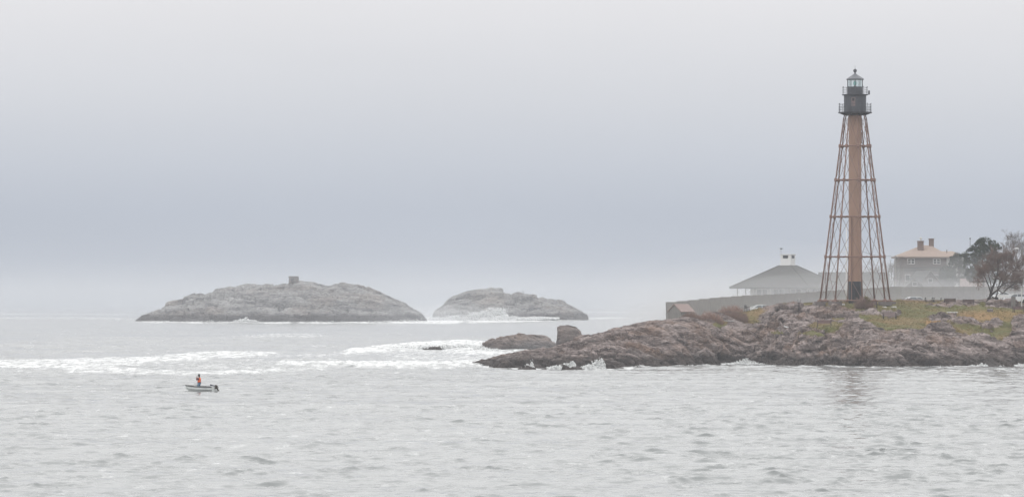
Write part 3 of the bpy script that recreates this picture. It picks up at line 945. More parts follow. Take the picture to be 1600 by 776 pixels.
# ================================================================== fence
def build_fence():
    T = thing('board_fence', 'long tall silvered board fence running behind the lighthouse lawn', 'fence', (0, 0, 0))
    key = [(1041, 472.3, 640), (1075, 469.2, 641), (1120, 464.6, 643), (1170, 461.2, 645), (1230, 458.5, 647), (1290, 454.5, 650), (1340, 451, 652), (1400, 447.5, 655), (1480, 447, 658), (1570, 446.5, 662), (1660, 446, 665)]
    kx = [PX(a, d) for a, b, d in key]; ky = [d for a, b, d in key]; kz = [PZ(b, d) for a, b, d in key]
    w = 1.85; n = int((kx[-1] - kx[0]) / w)
    H = 2.9
    cache = {}
    rr = random.Random(2)
    for i in range(n):
        x0 = kx[0] + i * w; y0 = float(np.interp(x0, kx, ky)); z0 = float(np.interp(x0 + w / 2, kx, kz))
        horiz = x0 > PX(1395, 655)
        kind = (horiz, rr.randrange(4))
        if kind not in cache:
            mb = MB(); q = random.Random(str(kind))
            if horiz:
                for j in range(12):
                    mb.box((w / 2, q.uniform(-.012, .012), -H + 0.12 + j * 0.235), (w - 0.06, 0.03, 0.215))
            else:
                for j in range(12):
                    hh = H + q.uniform(-0.015, 0.01)
                    mb.box((0.09 + j * 0.152, q.uniform(-.012, .012), -H + hh / 2), (0.1515, 0.03, hh))
                mb.box((w / 2, 0.05, -0.4), (w, 0.05, 0.1)).box((w / 2, 0.05, -H + 0.5), (w, 0.05, 0.1))
            cache[kind] = mb.mesh('fence_panel'); cache[kind].materials.append(M_GREYWOOD)
        o = link('fence_panel', cache[kind], None, T, loc=(x0, y0, z0))
        if 'post' not in cache:
            cache['post'] = MB().box((0, -0.03, -H / 2 - 0.2), (0.13, 0.10, H + 0.40)).mesh('fence_post'); cache['post'].materials.append(M_GREYPOST)
        link('fence_post', cache['post'], None, T, loc=(x0, y0, z0))
build_fence()

# ================================================================== shed at the end of the fence
def gable(T, w, d, h, rise, wall_m, roof_m, over=0.3, board=None):
    MB().box((0, 0, h / 2 - 0.3), (w, d, h + 0.6)).build('wall', wall_m, T)
    for s in (-1, 1):
        MB().extrude([(-w / 2, s * (d / 2 - 0.01), h), (w / 2, s * (d / 2 - 0.01), h), (0, s * (d / 2 - 0.01), h + rise)], (0, -s * 0.1, 0)).build('gable_end', wall_m, T)
        L = math.hypot(w / 2 + over, rise * (1 + 2 * over / w))
        a = math.atan2(rise, w / 2)
        MB().box((s * (w / 2 + over) / 2, 0, h + rise - rise * (1 + 2 * over / w) / 2 + 0.06), (L, d + 2 * over, 0.12), rot=Euler((0, s * a, 0))).build('roof', roof_m, T)

def build_shed():
    D = 630; x = PX(1064, D)
    zt = PZ(475.5, D); zb = 5.2
    T = thing('shed', 'small boarded shed with faded red roof at the seaward end of the fence', 'shed', (x, D, zb), R(-38))
    h = PZ(486.0, D) - zb
    gable(T, 2.5, 3.6, h, zt - zb - h, M_GREYWOOD, M_PINKROOF, 0.2)
    for s in (-1, 1):
        for j in range(12): MB().box((s * 1.265, -1.7 + j * 0.31, h / 2 - 0.2), (0.03, 0.05, h)).build('batten', M_GREYPOST, T)
        for j in range(8): MB().box((-1.1 + j * 0.31, s * 1.815, h / 2 - 0.2), (0.05, 0.03, h)).build('batten', M_GREYPOST, T)
build_shed()

# ================================================================== pavilion with cupola
def build_pavilion():
    D = 690; k = D / FPX
    T = thing('pavilion', 'wide hip roofed beach pavilion with a white cupola behind the fence', 'building', (PX(1231, D), D, 8.6))
    zb = 8.6
    def z(py): return PZ(py, D) - zb
    C = [Vector((27, -93, 0)) * k, Vector((93, 27, 0)) * k, Vector((-27, 93, 0)) * k, Vector((-93, -27, 0)) * k]   # near, right, far, left
    ze, zc = z(448.8), z(414.5)
    f = 13.5 / 96.8
    vs = [c + Vector((0, 0, ze)) for c in C] + [c * f + Vector((0, 0, zc)) for c in C] + [c + Vector((0, 0, ze - 0.22)) for c in C]
    MB().add(vs, [(0, 1, 5, 4), (1, 2, 6, 5), (2, 3, 7, 6), (3, 0, 4, 7), (4, 5, 6, 7), (8, 9, 1, 0), (9, 10, 2, 1), (10, 11, 3, 2), (11, 8, 0, 3), (11, 10, 9, 8)]).build('roof', M_SHINGLE, T)
    for i in range(4):
        bar('roof_hip_cap', C[i] + Vector((0, 0, ze + 0.02)), C[i] * f + Vector((0, 0, zc + 0.02)), 0.09, M_SHINGLE, T)
    W = [c * 0.63 for c in C]
    for i in range(4):
        a, b = W[i], W[(i + 1) % 4]; d = b - a; L = d.length; an = math.atan2(d.y, d.x); mid = (a + b) / 2
        nrm = Vector((d.y, -d.x, 0)).normalized()
        MB().box(mid + Vector((0, 0, 0.4)), (L, 0.16, 1.9), an).build('wall', M_OFFW, T)
        MB().box(mid + Vector((0, 0, ze - 0.22)), (L, 0.16, 0.34), an).build('wall_plate', M_OFFW, T)
        n = 9
        for j in range(n):
            u = (j + 0.5) / n
            q = a.lerp(b, u)
            fr = thing_part('window', T)
            MB().box(q + Vector((0, 0, (1.35 + ze - 0.39) / 2)), (L / n - 0.22, 0.05, ze - 0.39 - 1.35), an).build('pane', M_GLASSD if (j * 7 + i) % 3 else M_OFFW, fr)
            MB().box(a.lerp(b, j / n) + nrm * 0.02 + Vector((0, 0, (1.35 + ze - 0.39) / 2)), (0.26, 0.2, ze - 0.39 - 1.35), an).build('mullion', M_WHITE, fr)
    Pp = [c * 0.86 for c in C]
    for i in range(4):
        for j in range(4):
            q = Pp[i].lerp(Pp[(i + 1) % 4], j / 4)
            MB().box(q + Vector((0, 0, ze / 2 - 0.1)), (0.14, 0.14, ze - 0.1), 0.28).build('porch_post', M_GREYPOST, T)
    # cupola
    g = 12.3 / 96.8
    Q = [c * g for c in C]
    zt = z(397.5)
    cu = MB().add([c + Vector((0, 0, zc - 0.6)) for c in Q] + [c + Vector((0, 0, zt)) for c in Q], [(0, 1, 5, 4), (1, 2, 6, 5), (2, 3, 7, 6), (3, 0, 4, 7), (4, 5, 6, 7), (3, 2, 1, 0)]).build('cupola', M_WHITE, T)
    for i in range(4):
        a, b = Q[i], Q[(i + 1) % 4]; d = b - a; an = math.atan2(d.y, d.x); nrm = Vector((d.y, -d.x, 0)).normalized()
        MB().box((a + b) / 2 + nrm * 0.03 + Vector((0, 0, z(401.2))), (d.length * 0.5, 0.06, 0.5), an).build('cupola_louver', M_GLASSD, cu)
        MB().box((a + b) / 2 + nrm * 0.04 + Vector((0, 0, zt + 0.0)), (d.length + 0.16, 0.14, 0.14), an).build('cupola_cornice', M_WHITE, cu)
    p = Q[3] + Vector((0.1, 0, zt))
    bar('weather_vane_rod', p, p + Vector((0, 0, 1.15)), 0.03, M_GREYP, cu, 6)
    MB().box(p + Vector((0.05, 0, 1.05)), (0.45, 0.03, 0.2)).build('weather_vane', M_GREYP, cu)
build_pavilion()

def build_long_house():
    D = 712; zb = 8.8
    x0, x1 = PX(1281, D), PX(1386, D)
    T = thing('long_house', 'long low grey roofed building seen through the lighthouse legs', 'building', ((x0 + x1) / 2, D, zb), R(90))
    h = PZ(452, D) - zb; rise = PZ(426, D) - PZ(452, D)
    gable(T, 8.5, x1 - x0, h, rise, M_OFFW, M_SHINGLE, 0.25)
    for s in (0.12, 0.3, 0.5, 0.7, 0.88):
        y = (s - 0.5) * (x1 - x0)
        w = MB().box((-4.26, y, h - 0.9), (0.06, 0.9, 1.1)).build('window', M_WHITE, T)
        MB().box((-4.30, y, h - 0.9), (0.04, 0.7, 0.9)).build('pane', M_GLASSD, w)
build_long_house()

# ================================================================== houses on the right
def hip_roof(T, x0, x1, y0, y1, z0, r0, r1, ry, zr, m, over=0.5, name='roof'):
    a = [(x0 - over, y0 - over, z0), (x1 + over, y0 - over, z0), (x1 + over, y1 + over, z0), (x0 - over, y1 + over, z0), (r0, ry, zr), (r1, ry, zr)]
    b = [(p[0], p[1], z0 - 0.25) for p in a[:4]]
    return MB().add(a + b, [(0, 1, 5, 4), (1, 2, 5), (2, 3, 4, 5), (3, 0, 4), (6, 7, 1, 0), (7, 8, 2, 1), (8, 9, 3, 2), (9, 6, 0, 3), (9, 8, 7, 6)]).build(name, m, T)

def build_house():
    D = 735; k = D / FPX; zb = 9.0
    x0, x1 = PX(1407, D), PX(1479, D); xc = (x0 + x1) / 2
    T = thing('hip_roof_house', 'brown shingled house with tan hip roof and two brick chimneys', 'house', (xc, D, zb))
    def z(py): return PZ(py, D) - zb
    def X(px): return PX(px, D) - xc
    zt = z(400.5)
    MB().box((0, 5, zt / 2 - 0.4), (x1 - x0, 10, zt + 0.7)).build('wall', M_HOUSE, T)
    MB().box((0, 4.95, z(418.5)), (x1 - x0 + 0.5, 10.3, 0.25)).build('belt_course', M_TRIMD, T)
    MB().box((0, 4.95, z(422.5)), (x1 - x0 + 0.35, 10.2, 0.2)).build('belt_course', M_TRIMD, T)
    rf = hip_roof(T, X(1407), X(1479), 0, 10, zt, X(1444), X(1458), 4.5, z(382.5), M_TANROOF, 0.7)
    MB().box((0, 4.9, zt - 0.14), (x1 - x0 + 1.2, 11.1, 0.2)).build('gutter', M_TRIMD, T)
    # wing on the far side
    MB().box((X(1487), 8.2, z(399) / 2 - 0.4), (6.2, 6, z(399) + 0.7)).build('wing_wall', M_OFFW, T)
    hip_roof(T, X(1465), X(1506), 5, 12, z(399.2), X(1474), X(1496), 8, z(391.5), M_TANROOF, 0.5, 'wing_roof')
    for a, b, t0, t1, y in ((1435.8, 1445, 376.5, 396, 2.5), (1455.6, 1462.8, 372.6, 389, 4.5)):
        c = MB().box(((X(a) + X(b)) / 2, y, (z(t0) + z(t1)) / 2), ((b - a) * k, 0.9, z(t0) - z(t1))).build('chimney', M_BRICK, rf)
        MB().box(((X(a) + X(b)) / 2, y, z(t0) + 0.0), ((b - a) * k + 0.16, 1.06, 0.16)).build('chimney_cap', M_BRICK, rf)
    MB().lathe([(0.14, z(376.5)), (0.14, z(373.5)), (0.26, z(372.8)), (0.26, z(370.8)), (0.05, z(369.8))], 12, (X(1441), 2.5, 0)).build('chimney_cowl', M_OFFW, rf)
    for a in (1429.5, 1482): bar('vent_pipe', (X(a), 2.8, z(395)), (X(a), 2.8, z(389.5)), 0.07, M_TRIMD, rf)
    for px in (1423.5, 1463.5):
        w = MB().box((X(px), -0.02, z(408.2)), (11.6 * k, 0.12, 8.2 * k)).build('window', M_WHITE, T)
        for s in (-1, 1):
            for t in (-1, 1):
                MB().box((X(px) + s * 2.75 * k, -0.085, z(408.2) + t * 1.85 * k), (4.4 * k, 0.02, 3.0 * k)).build('pane', M_GLASSD, w)
    for px in (1418, 1440, 1462):
        w = MB().box((X(px), -0.02, z(434)), (8 * k, 0.12, 11 * k)).build('window', M_WHITE, T)
        MB().box((X(px), -0.085, z(434)), (6.6 * k, 0.02, 9.4 * k)).build('pane', M_GLASSD, w)
build_house()

def build_cottage(name, label, pxc, D, w, apex, eave, rz, wall_m, roof_m, d=7.0):
    zb = 9.0
    T = thing(name, label, 'house', (PX(pxc, D), D, zb), rz)
    h = PZ(eave, D) - zb
    gable(T, w, d, h, PZ(apex, D) - PZ(eave, D), wall_m, roof_m, 0.35)
    rise = PZ(apex, D) - PZ(eave, D)
    for s in (-1, 1):
        bar('barge_board', (s * (w / 2 + 0.3), -d / 2 - 0.4, h - 0.2), (0, -d / 2 - 0.4, h + rise), 0.10, M_GREYWOOD, T, 4)
    wn_ = MB().box((0, -d / 2 - 0.02, h + rise * 0.35), (0.9, 0.1, 0.8)).build('window', M_WHITE, T)
    MB().box((0, -d / 2 - 0.08, h + rise * 0.35), (0.7, 0.02, 0.6)).build('pane', M_GLASSD, wn_)
build_cottage('cottage', 'small gabled cottage with white barge boards in the mist below the brown house', 1443, 702, 4.4, 423.5, 446, R(14), M_GREYWOOD, M_SHINGLE)
build_cottage('garden_hut', 'low dark gabled hut just above the fence beside the cottage', 1428, 690, 3.2, 436.5, 447.5, R(0), M_TRIMD, M_SHINGLE, 3.0)
build_cottage('garden_hut', 'low pink roofed hut behind the fence under the evergreen', 1521, 690, 4.2, 436, 447, R(80), M_GREYWOOD, M_PINKROOF, 4.0)
# ================================================================== poles, wires, lamps
def build_utility_pole():
    D = 690; x = PX(1396.5, D); zb = 8.9
    T = thing('utility_pole', 'leaning wooden utility pole with a crossarm beside the lighthouse legs', 'utility pole', (x, D, zb))
    top = Vector((PX(1399, D) - x, 0, PZ(399.5, D) - zb))
    MB().tube([(0, 0, 0), top * 0.5, top], [0.16, 0.14, 0.11], 8).build('pole', M_GREYPOST, T, smooth=True)
    q = top * 0.97
    MB().tube([q + Vector((-0.8, 0, 0)), q + Vector((0.5, 0, 0))], 0.06, 6).build('crossarm', M_GREYPOST, T)
    for dx in (-0.7, -0.3, 0.4): MB().lathe([(0.05, 0), (0.07, 0.08), (0.03, 0.18)], 8, q + Vector((dx, 0, 0.05))).build('insulator', M_OFFW, T)
    tp = Vector((x, D, zb)) + q
    def wire(a, b, sag, label):
        pts = [Vector(a).lerp(Vector(b), i / 16) - Vector((0, 0, sag * 4 * (i / 16) * (1 - i / 16))) for i in range(17)]
        tag(MB().tube(pts, 0.03, 5).build('overhead_wire', M_BLACK), label, 'wire', 'wires on the utility pole')
    wire(tp + Vector((-0.7, 0, 0.2)), P(1330, 384, 720), 0.6, 'thin overhead wire running from the utility pole behind the tower')
    wire(tp + Vector((0.4, 0, 0.2)), P(1600, 395, 745), 1.6, 'thin overhead wire sagging from the utility pole past the brown house')
build_utility_pole()

def build_lamp():
    D = 650; x = PX(1597, D); zb = float(hz(x, D))
    T = thing('street_lamp', 'street lamp with a flat white head on an arm among bare branches', 'street lamp', (x, D, zb))
    h = PZ(389, D) - zb
    MB().tube([(0, 0, 0), (0, 0, h * 0.5), (0, 0, h)], [0.09, 0.075, 0.05], 8).build('pole', M_GREYPOST, T, smooth=True)
    MB().tube([(0, 0, h - 0.1), (-0.3, 0, h + 0.1), (-0.75, 0, h + 0.12)], 0.035, 6).build('arm', M_GREYPOST, T)
    MB().lathe([(0.06, 0.12), (0.22, 0.08), (0.3, 0.0), (0.26, -0.05)], 12, (0, 0, 0)).build('lamp_head', M_WHITE, T, loc=(-0.95, 0, h + 0.08)).scale = (1.5, 0.7, 1)
build_lamp()

def build_post():
    D = 604; x = PX(1596.3, D); zb = float(hz(x, D)) - 0.1
    T = thing('white_post', 'plain white square post beside the white car at the edge of the lawn', 'post', (x, D, zb))
    MB().box((0, 0, (PZ(450.5, D) - zb) / 2), (0.17, 0.17, PZ(450.5, D) - zb)).build('post', M_OFFW, T, bevel=0.01)
    MB().box((0, 0, PZ(450.5, D) - zb + 0.03), (0.23, 0.23, 0.06)).build('post_cap', M_OFFW, T)
build_post()

def build_mast():
    D = 760; x = PX(1515.8, D)
    T = thing('radio_mast', 'thin distant mast topped with a small ball behind the evergreens', 'mast', (x, D, 9.0))
    h = PZ(373, D) - 9.0
    MB().tube([(0, 0, 0), (0, 0, h)], [0.10, 0.05], 6).build('pole', M_GREYP, T)
    MB().lathe([(0.02, h - 0.1), (0.16, h), (0.16, h + 0.14), (0.02, h + 0.24)], 10).build('ball', M_GREYP, T)
build_mast()

# ================================================================== trees and shrubs
def leaf_mat(name, a, b, c):
    m, n, l, bs = mat_new(name)
    geo = n.new('ShaderNodeNewGeometry')
    nz = n.new('ShaderNodeTexNoise'); nz.inputs['Scale'].default_value = 0.8; nz.inputs['Detail'].default_value = 5
    l.new(geo.outputs['Position'], nz.inputs['Vector'])
    rp = n.new('ShaderNodeValToRGB'); e = rp.color_ramp.elements; e.new(0.5)
    for k, (p, q) in zip(e, ((0.3, a), (0.5, b), (0.7, c))): k.position = p; k.color = (*q, 1)
    l.new(nz.outputs['Fac'], rp.inputs[0]); l.new(rp.outputs[0], bs.inputs['Base Color'])
    bs.inputs['Roughness'].default_value = 0.8; bs.inputs['Specular IOR Level'].default_value = 0.15
    return m
M_EVER = leaf_mat('evergreen_needles', (0.028, 0.036, 0.026), (0.045, 0.058, 0.036), (0.065, 0.075, 0.045))
M_BARK = mat('dark_bark', (0.055, 0.042, 0.038), 0.9, 0.3, 3.0, bump=0.4)
M_TWIG = mat('reddish_twigs', (0.15, 0.10, 0.08), 0.9, 0.3, 1.2)
M_TWIGG = mat('grey_twigs', (0.13, 0.11, 0.10), 0.9, 0.25, 1.2)
M_BRUSH = mat('dry_red_brush', (0.27, 0.18, 0.145), 0.9, 0.3, 0.9)
M_BRUSHD = mat('dry_brown_brush', (0.20, 0.135, 0.11), 0.9, 0.3, 0.9)
M_YELLOW = leaf_mat('yellow_green_leaves', (0.09, 0.085, 0.02), (0.16, 0.14, 0.035), (0.24, 0.19, 0.05))

def needles(clumps, per, size, rnd, spread=1.0):
    """leaf clumps: many small quads round each centre (x, y, z, radius)"""
    N = len(clumps) * per
    c = np.repeat(np.array([q[:3] for q in clumps]), per, 0); r = np.repeat(np.array([q[3] for q in clumps]), per)
    d = rnd.normal(size=(N, 3)); d /= np.linalg.norm(d, axis=1)[:, None]
    pos = c + d * (r * rnd.uniform(0.25, 1.0, N) ** 0.5)[:, None] * np.array([1, 1, 0.75])
    a = rnd.normal(size=(N, 3)); a /= np.linalg.norm(a, axis=1)[:, None]
    b = np.cross(a, rnd.normal(size=(N, 3))); b /= np.linalg.norm(b, axis=1)[:, None]
    s = size * rnd.uniform(0.6, 1.4, N)[:, None]
    v = np.stack([pos - a * s - b * s * 0.5, pos + a * s - b * s * 0.35, pos + a * s * 0.8 + b * s * 0.5, pos - a * s * 0.9 + b * s * 0.4], 1).reshape(-1, 3)
    me = bpy.data.meshes.new('crown')
    me.vertices.add(len(v)); me.vertices.foreach_set('co', v.astype(np.float32).ravel())
    me.loops.add(4 * N); me.loops.foreach_set('vertex_index', np.arange(4 * N, dtype=np.int32))
    me.polygons.add(N); me.polygons.foreach_set('loop_start', np.arange(0, 4 * N, 4, dtype=np.int32)); me.polygons.foreach_set('loop_total', np.full(N, 4, dtype=np.int32))
    me.update(calc_edges=True)
    return me

def evergreen(label, px, D, outline, base_py, seed, trunk=True):
    """outline: (py, half-width left px, half-width right px) rows of the crown"""
    rnd = np.random.default_rng(seed); k = D / FPX
    x = PX(px, D); zb = float(hz(x, D)) - 0.2
    T = thing('evergreen_tree', label, 'tree', (x, D, zb), group='evergreen trees by the fence')
    rows = np.array(outline, float)
    cl = []
    tops = rows[0, 0]; bots = rows[-1, 0]
    n = int((bots - tops) * (rows[:, 1] + rows[:, 2]).mean() * 0.10)
    for i in range(n):
        py = rnd.uniform(tops, bots)
        l_, r_ = np.interp(py, rows[:, 0], rows[:, 1]), np.interp(py, rows[:, 0], rows[:, 2])
        u = rnd.uniform(-1.12, 1.12)
        dx = (u * l_ if u < 0 else u * r_) * k
        dep = 0.5 * (l_ + r_) * k * math.sqrt(max(0, 1 - u * u)) * rnd.uniform(-1, 1)
        cl.append((dx, dep, PZ(py, D) - zb, rnd.uniform(0.25, 0.75) * (1.0 if abs(u) < 0.75 else 0.6)))
    me = needles(cl, 110, 0.085, rnd)
    link('crown', me, M_EVER, T)
    h = PZ(tops + 6, D) - zb
    tr = MB().tube([(0, 0, 0), (0.1, 0, h * 0.35), (-0.1, 0.05, h * 0.7), (0, 0, h)], [0.24, 0.19, 0.12, 0.03], 8)
    for i in range(14):
        c = cl[rnd.integers(len(cl))]; zz = max(h * 0.25, c[2] - rnd.uniform(0.4, 1.4))
        tr.tube([(0, 0, min(zz, h * .95)), (c[0] * 0.5, c[1] * 0.5, (zz + c[2]) / 2 + 0.1), c[:3]], [0.07, 0.045, 0.015], 5)
    tr.build('trunk', M_BARK, T)
evergreen('tall dense dark evergreen with flat topped crown behind the bare tree', 1536, 672, [(373.5, 3, 11), (380, 11, 19), (388, 19, 26), (396, 25, 24), (408, 27, 26), (420, 29, 26), (432, 25, 24), (441, 16, 15)], 470, 1)
evergreen('smaller dark evergreen growing against the corner of the brown house', 1499, 700, [(397, 8, 12), (404, 13, 16), (414, 16, 14), (425, 20, 14), (438, 22, 16), (446, 20, 14)], 470, 2)
evergreen('low grey-green evergreen rising above the fence right of the cottage', 1478, 708, [(417, 6, 6), (425, 11, 10), (436, 14, 12), (447, 15, 14)], 470, 3)

def grow_branches(limbs, rnd, levels, n_side, len0, shrink, up, spread, r_min=0.012):
    """limbs: polylines with radii; returns (thick MB, twig MB)"""
    thick, twig = MB(), MB()
    cur = []
    for pts, r0, r1 in limbs:
        pts = [Vector(p) for p in pts]
        rad = [r0 + (r1 - r0) * i / (len(pts) - 1) for i in range(len(pts))]
        thick.tube(pts, rad, 7)
        cur.append((pts, r0, r1))
    L = len0
    for lev in range(levels):
        nxt = []
        for pts, r0, r1 in cur:
            for j in range(n_side[lev]):
                t = rnd.uniform(0.3 if lev else 0.45, 1.0)
                f = t * (len(pts) - 1); i = min(int(f), len(pts) - 2)
                p = pts[i].lerp(pts[i + 1], f - i)
                d0 = (pts[i + 1] - pts[i]).normalized()
                d = (d0 * 0.55 + Vector(rnd.normal(size=3)) * spread + Vector((0, 0, up))).normalized()
                ll = L * rnd.uniform(0.5, 1.25)
                q = [p]
                for s in range(3):
                    d = (d + Vector(rnd.normal(size=3)) * 0.25).normalized()
                    q.append(q[-1] + d * ll / 3)
                ra = max(r_min, min((r0 + (r1 - r0) * t) * 0.6, 0.09 * 0.55 ** lev)); rb = max(r_min * 0.6, ra * 0.4)
                (thick if lev == 0 else twig).tube(q, [ra, ra * 0.8, (ra + rb) / 2, rb], 5 if lev == 0 else 3, cap=False)
                nxt.append((q, ra, rb))
        cur = nxt; L *= shrink
    return thick, twig

def bare_tree(name, label, px, py, D, limbs_px, seed, levels, n_side, len0, up, spread, m_twig, group=None, lo=0.012):
    rnd = np.random.default_rng(seed)
    o = P(px, py, D)
    T = thing(name, label, 'tree', o, group=group)
    limbs = []
    for pts, r0, r1 in limbs_px:
        limbs.append(([P(a, b, D + dd) - o for a, b, dd in pts], r0, r1))
    th, tw = grow_branches(limbs, rnd, levels, n_side, len0, 0.62, up, spread, lo)
    th.build('trunk', M_BARK, T, smooth=True)
    tw.build('crown', m_twig, T)
g0 = ground_at(1543, 470.5, 560, 640)
bare_tree('bare_tree', 'leaning bare tree with reddish twigs beside the white cars', 1543, 471, 611,
          [([(1543, 472, 0), (1547, 462, 0), (1550, 452, 0.3), (1554, 441, 0.5), (1558, 430, 0.2), (1560, 416, 0.5), (1558, 404, 1)], 0.26, 0.05),
           ([(1548, 458, 0), (1545, 447, -0.5), (1541, 438, -1), (1538, 430, -1.2), (1537, 424, -1)], 0.13, 0.03),
           ([(1549, 454, 0), (1548, 442, 1), (1545, 432, 1.5), (1543, 424, 2), (1546, 412, 2)], 0.11, 0.03),
           ([(1547, 463, 0), (1553, 457, -0.5), (1560, 452, -1), (1566, 444, -1.2), (1574, 441, -1.5), (1585, 440, -1.5), (1598, 441, -1)], 0.17, 0.05),
           ([(1550, 464, 0), (1555, 466, 0), (1558, 459, 0.3), (1559, 450, 1), (1564, 438, 1.5), (1570, 424, 2), (1573, 410, 2)], 0.15, 0.04),
           ([(1560, 453, -1), (1567, 458, -2), (1573, 451, -2), (1581, 446, -2.2), (1592, 436, -2), (1604, 432, -2)], 0.10, 0.04),
           ([(1566, 444, -1), (1574, 432, -1), (1582, 424, -0.5), (1592, 416, 0), (1602, 412, 0)], 0.11, 0.03),
           ([(1557, 433, 0.4), (1566, 423, 0.5), (1576, 413, 0), (1586, 407, 0)], 0.09, 0.03)],
          21, 4, (11, 6, 6, 3), 1.75, 0.2, 0.62, M_TWIG, lo=0.015)
bare_tree('bare_tree', 'tall pale bare tree spreading behind the leaning reddish tree', 1590, 470, 706,
          [([(1590, 470, 0), (1589, 440, 0), (1590, 415, 0.4), (1588, 396, 0.5)], 0.24, 0.06),
           ([(1590, 425, 0), (1582, 408, -1), (1576, 394, -1.5), (1572, 384, -1)], 0.12, 0.03),
           ([(1590, 420, 0), (1600, 402, 1), (1606, 388, 1.5)], 0.12, 0.03),
           ([(1589, 412, 0), (1585, 396, 0.6), (1584, 382, 1)], 0.10, 0.03),
           ([(1590, 416, 0), (1596, 398, -0.6), (1596, 383, -1)], 0.10, 0.03)],
          22, 4, (8, 5, 5, 3), 1.9, 0.5, 0.5, M_TWIGG, lo=0.014)
for i, (px, label, top, sd) in enumerate(((1405, 'bare grey thicket tree at the near corner of the brown house', 408, 31), (1392, 'bare grey thicket tree behind the leaning utility pole', 416, 32), (1360, 'bare grey thicket tree between the column and right hand lighthouse legs', 424, 33))):
    bare_tree('thicket_tree', label, px, 455, 725 + 3 * i,
              [([(px, 458, 0), (px - 2, 440, 0), (px - 4, top + 6, 0.5)], 0.14, 0.04), ([(px, 450, 0), (px + 5, 432, 1), (px + 7, top + 4, 1)], 0.11, 0.03), ([(px, 450, 0), (px + 1, 434, -1), (px + 2, top, -1)], 0.11, 0.03)],
              sd, 3, (8, 5, 4), 1.5, 0.4, 0.5, M_TWIGG, lo=0.014)

def shrub(label, pxc, py, w_px, h_px, D0, seed, m, n=420, group='dry brush on the seaward slope', leaves=None, upright=0.9):
    rnd = np.random.default_rng(seed)
    g = ground_at(pxc, py) if D0 is None else Vector((PX(pxc, D0), D0, float(hz(PX(pxc, D0), D0))))
    k = g.y / FPX
    T = thing('shrub', label, 'shrub', g, group=group)
    mb = MB()
    W, H = w_px * k / 2, h_px * k
    for i in range(n):
        u = rnd.uniform(-1, 1); v = rnd.uniform(-1, 1)
        x, y = u * W * 0.9, v * min(W, 2.2) * 0.7
        z0 = float(hz(g.x + x, g.y + y)) - g.z - 0.05
        hh = H * (1 - 0.65 * u * u) * rnd.uniform(0.45, 1.05)
        d = Vector((u * 0.35 + rnd.normal() * 0.28, v * 0.3 + rnd.normal() * 0.25, upright)).normalized()
        p = Vector((x, y, z0)); q = [p]
        for s in range(3):
            d = (d + Vector(rnd.normal(size=3)) * 0.2).normalized(); q.append(q[-1] + d * hh / 3)
        mb.tube(q, [0.022, 0.018, 0.013, 0.008], 3, cap=False)
        for s in range(3):
            b = q[rnd.integers(1, 4)]; dd = (d + Vector(rnd.normal(size=3)) * 0.7).normalized()
            mb.tube([b, b + dd * hh * rnd.uniform(0.15, 0.4)], [0.013, 0.008], 3, cap=False)
    mb.build('twigs', m, T)
    if leaves:
        cl = [(W * rnd.uniform(*leaves[0]), rnd.uniform(-0.5, 0.1), H * rnd.uniform(0.45, 0.95), 0.25) for _ in range(leaves[1])]
        me = needles(cl, 40, 0.06, rnd); me.name = 'leaves'
        link('leaves', me, M_YELLOW, T)
    return T
shrub('lowest clump of reddish dry brush beside the shed', 1082, 499, 34, 10, 593, 1, M_BRUSHD)
shrub('reddish dry brush with tall thin stems above the shed', 1113, 494, 36, 14, 596, 2, M_BRUSH, upright=1.3)
shrub('dense brown dry brush mound next to the lawn bench', 1147, 497, 46, 13, 600, 3, M_BRUSHD, 620)
shrub('tall thin reedy brush on the crest in front of the fence', 1140, 486, 46, 15, 606, 4, M_BRUSH, 360, upright=1.8)
shrub('sparse tan brush tuft behind the viewing scope', 1238, 474, 22, 6, 606, 6, M_BRUSH, 160)
shrub('round brown bush with yellow green leaves at the foot of the lighthouse', 1350, 476.5, 25, 19, 592, 5, M_BRUSHD, 700, None, ((0.1, 0.75), 16), 0.8)

def turf():
    """rough grass: short blades standing on the lawn, thickest along its ragged edges"""
    rnd = np.random.default_rng(17)
    ok = np.nonzero((HEAD_G > 0.45) & (HEAD_CO[:, 1] < 609))[0]
    pk = rnd.choice(ok, 9000)
    ctr = HEAD_CO[pk]
    keepn = pnoise(ctr * np.array([0.35, 0.2, 0.1]) + 2) + 0.35 * rnd.uniform(-1, 1, len(ctr)) > -0.12
    ctr = ctr[keepn]
    n = len(ctr); k = 4
    c = np.repeat(ctr, k, 0) + rnd.normal(0, 0.07, (n * k, 3)) * np.array([1, 1, 0])
    h = np.repeat(rnd.uniform(0.07, 0.22, n), k) * rnd.uniform(0.7, 1.2, n * k)
    a = rnd.uniform(0, 2 * math.pi, n * k); w = 0.03
    dx = np.stack([np.cos(a), np.sin(a), 0 * a], 1) * w
    tip = c + np.stack([rnd.normal(0, 0.35, n * k) * h, rnd.normal(0, 0.35, n * k) * h, h], 1)
    v = np.stack([c - dx - [0, 0, 0.03], c + dx - [0, 0, 0.03], tip], 1).reshape(-1, 3)
    me = bpy.data.meshes.new('grass'); N = n * k
    me.vertices.add(3 * N); me.vertices.foreach_set('co', v.astype(np.float32).ravel())
    me.loops.add(3 * N); me.loops.foreach_set('vertex_index', np.arange(3 * N, dtype=np.int32))
    me.polygons.add(N); me.polygons.foreach_set('loop_start', np.arange(0, 3 * N, 3, dtype=np.int32)); me.polygons.foreach_set('loop_total', np.full(N, 3, dtype=np.int32))
    me.update(calc_edges=True)
    tag(link('grass', me, leaf_mat('rough_grass', (0.10, 0.10, 0.035), (0.16, 0.13, 0.055), (0.22, 0.155, 0.075))), 'rough olive and tan grass on the headland lawn', 'grass', kind='stuff')
turf()

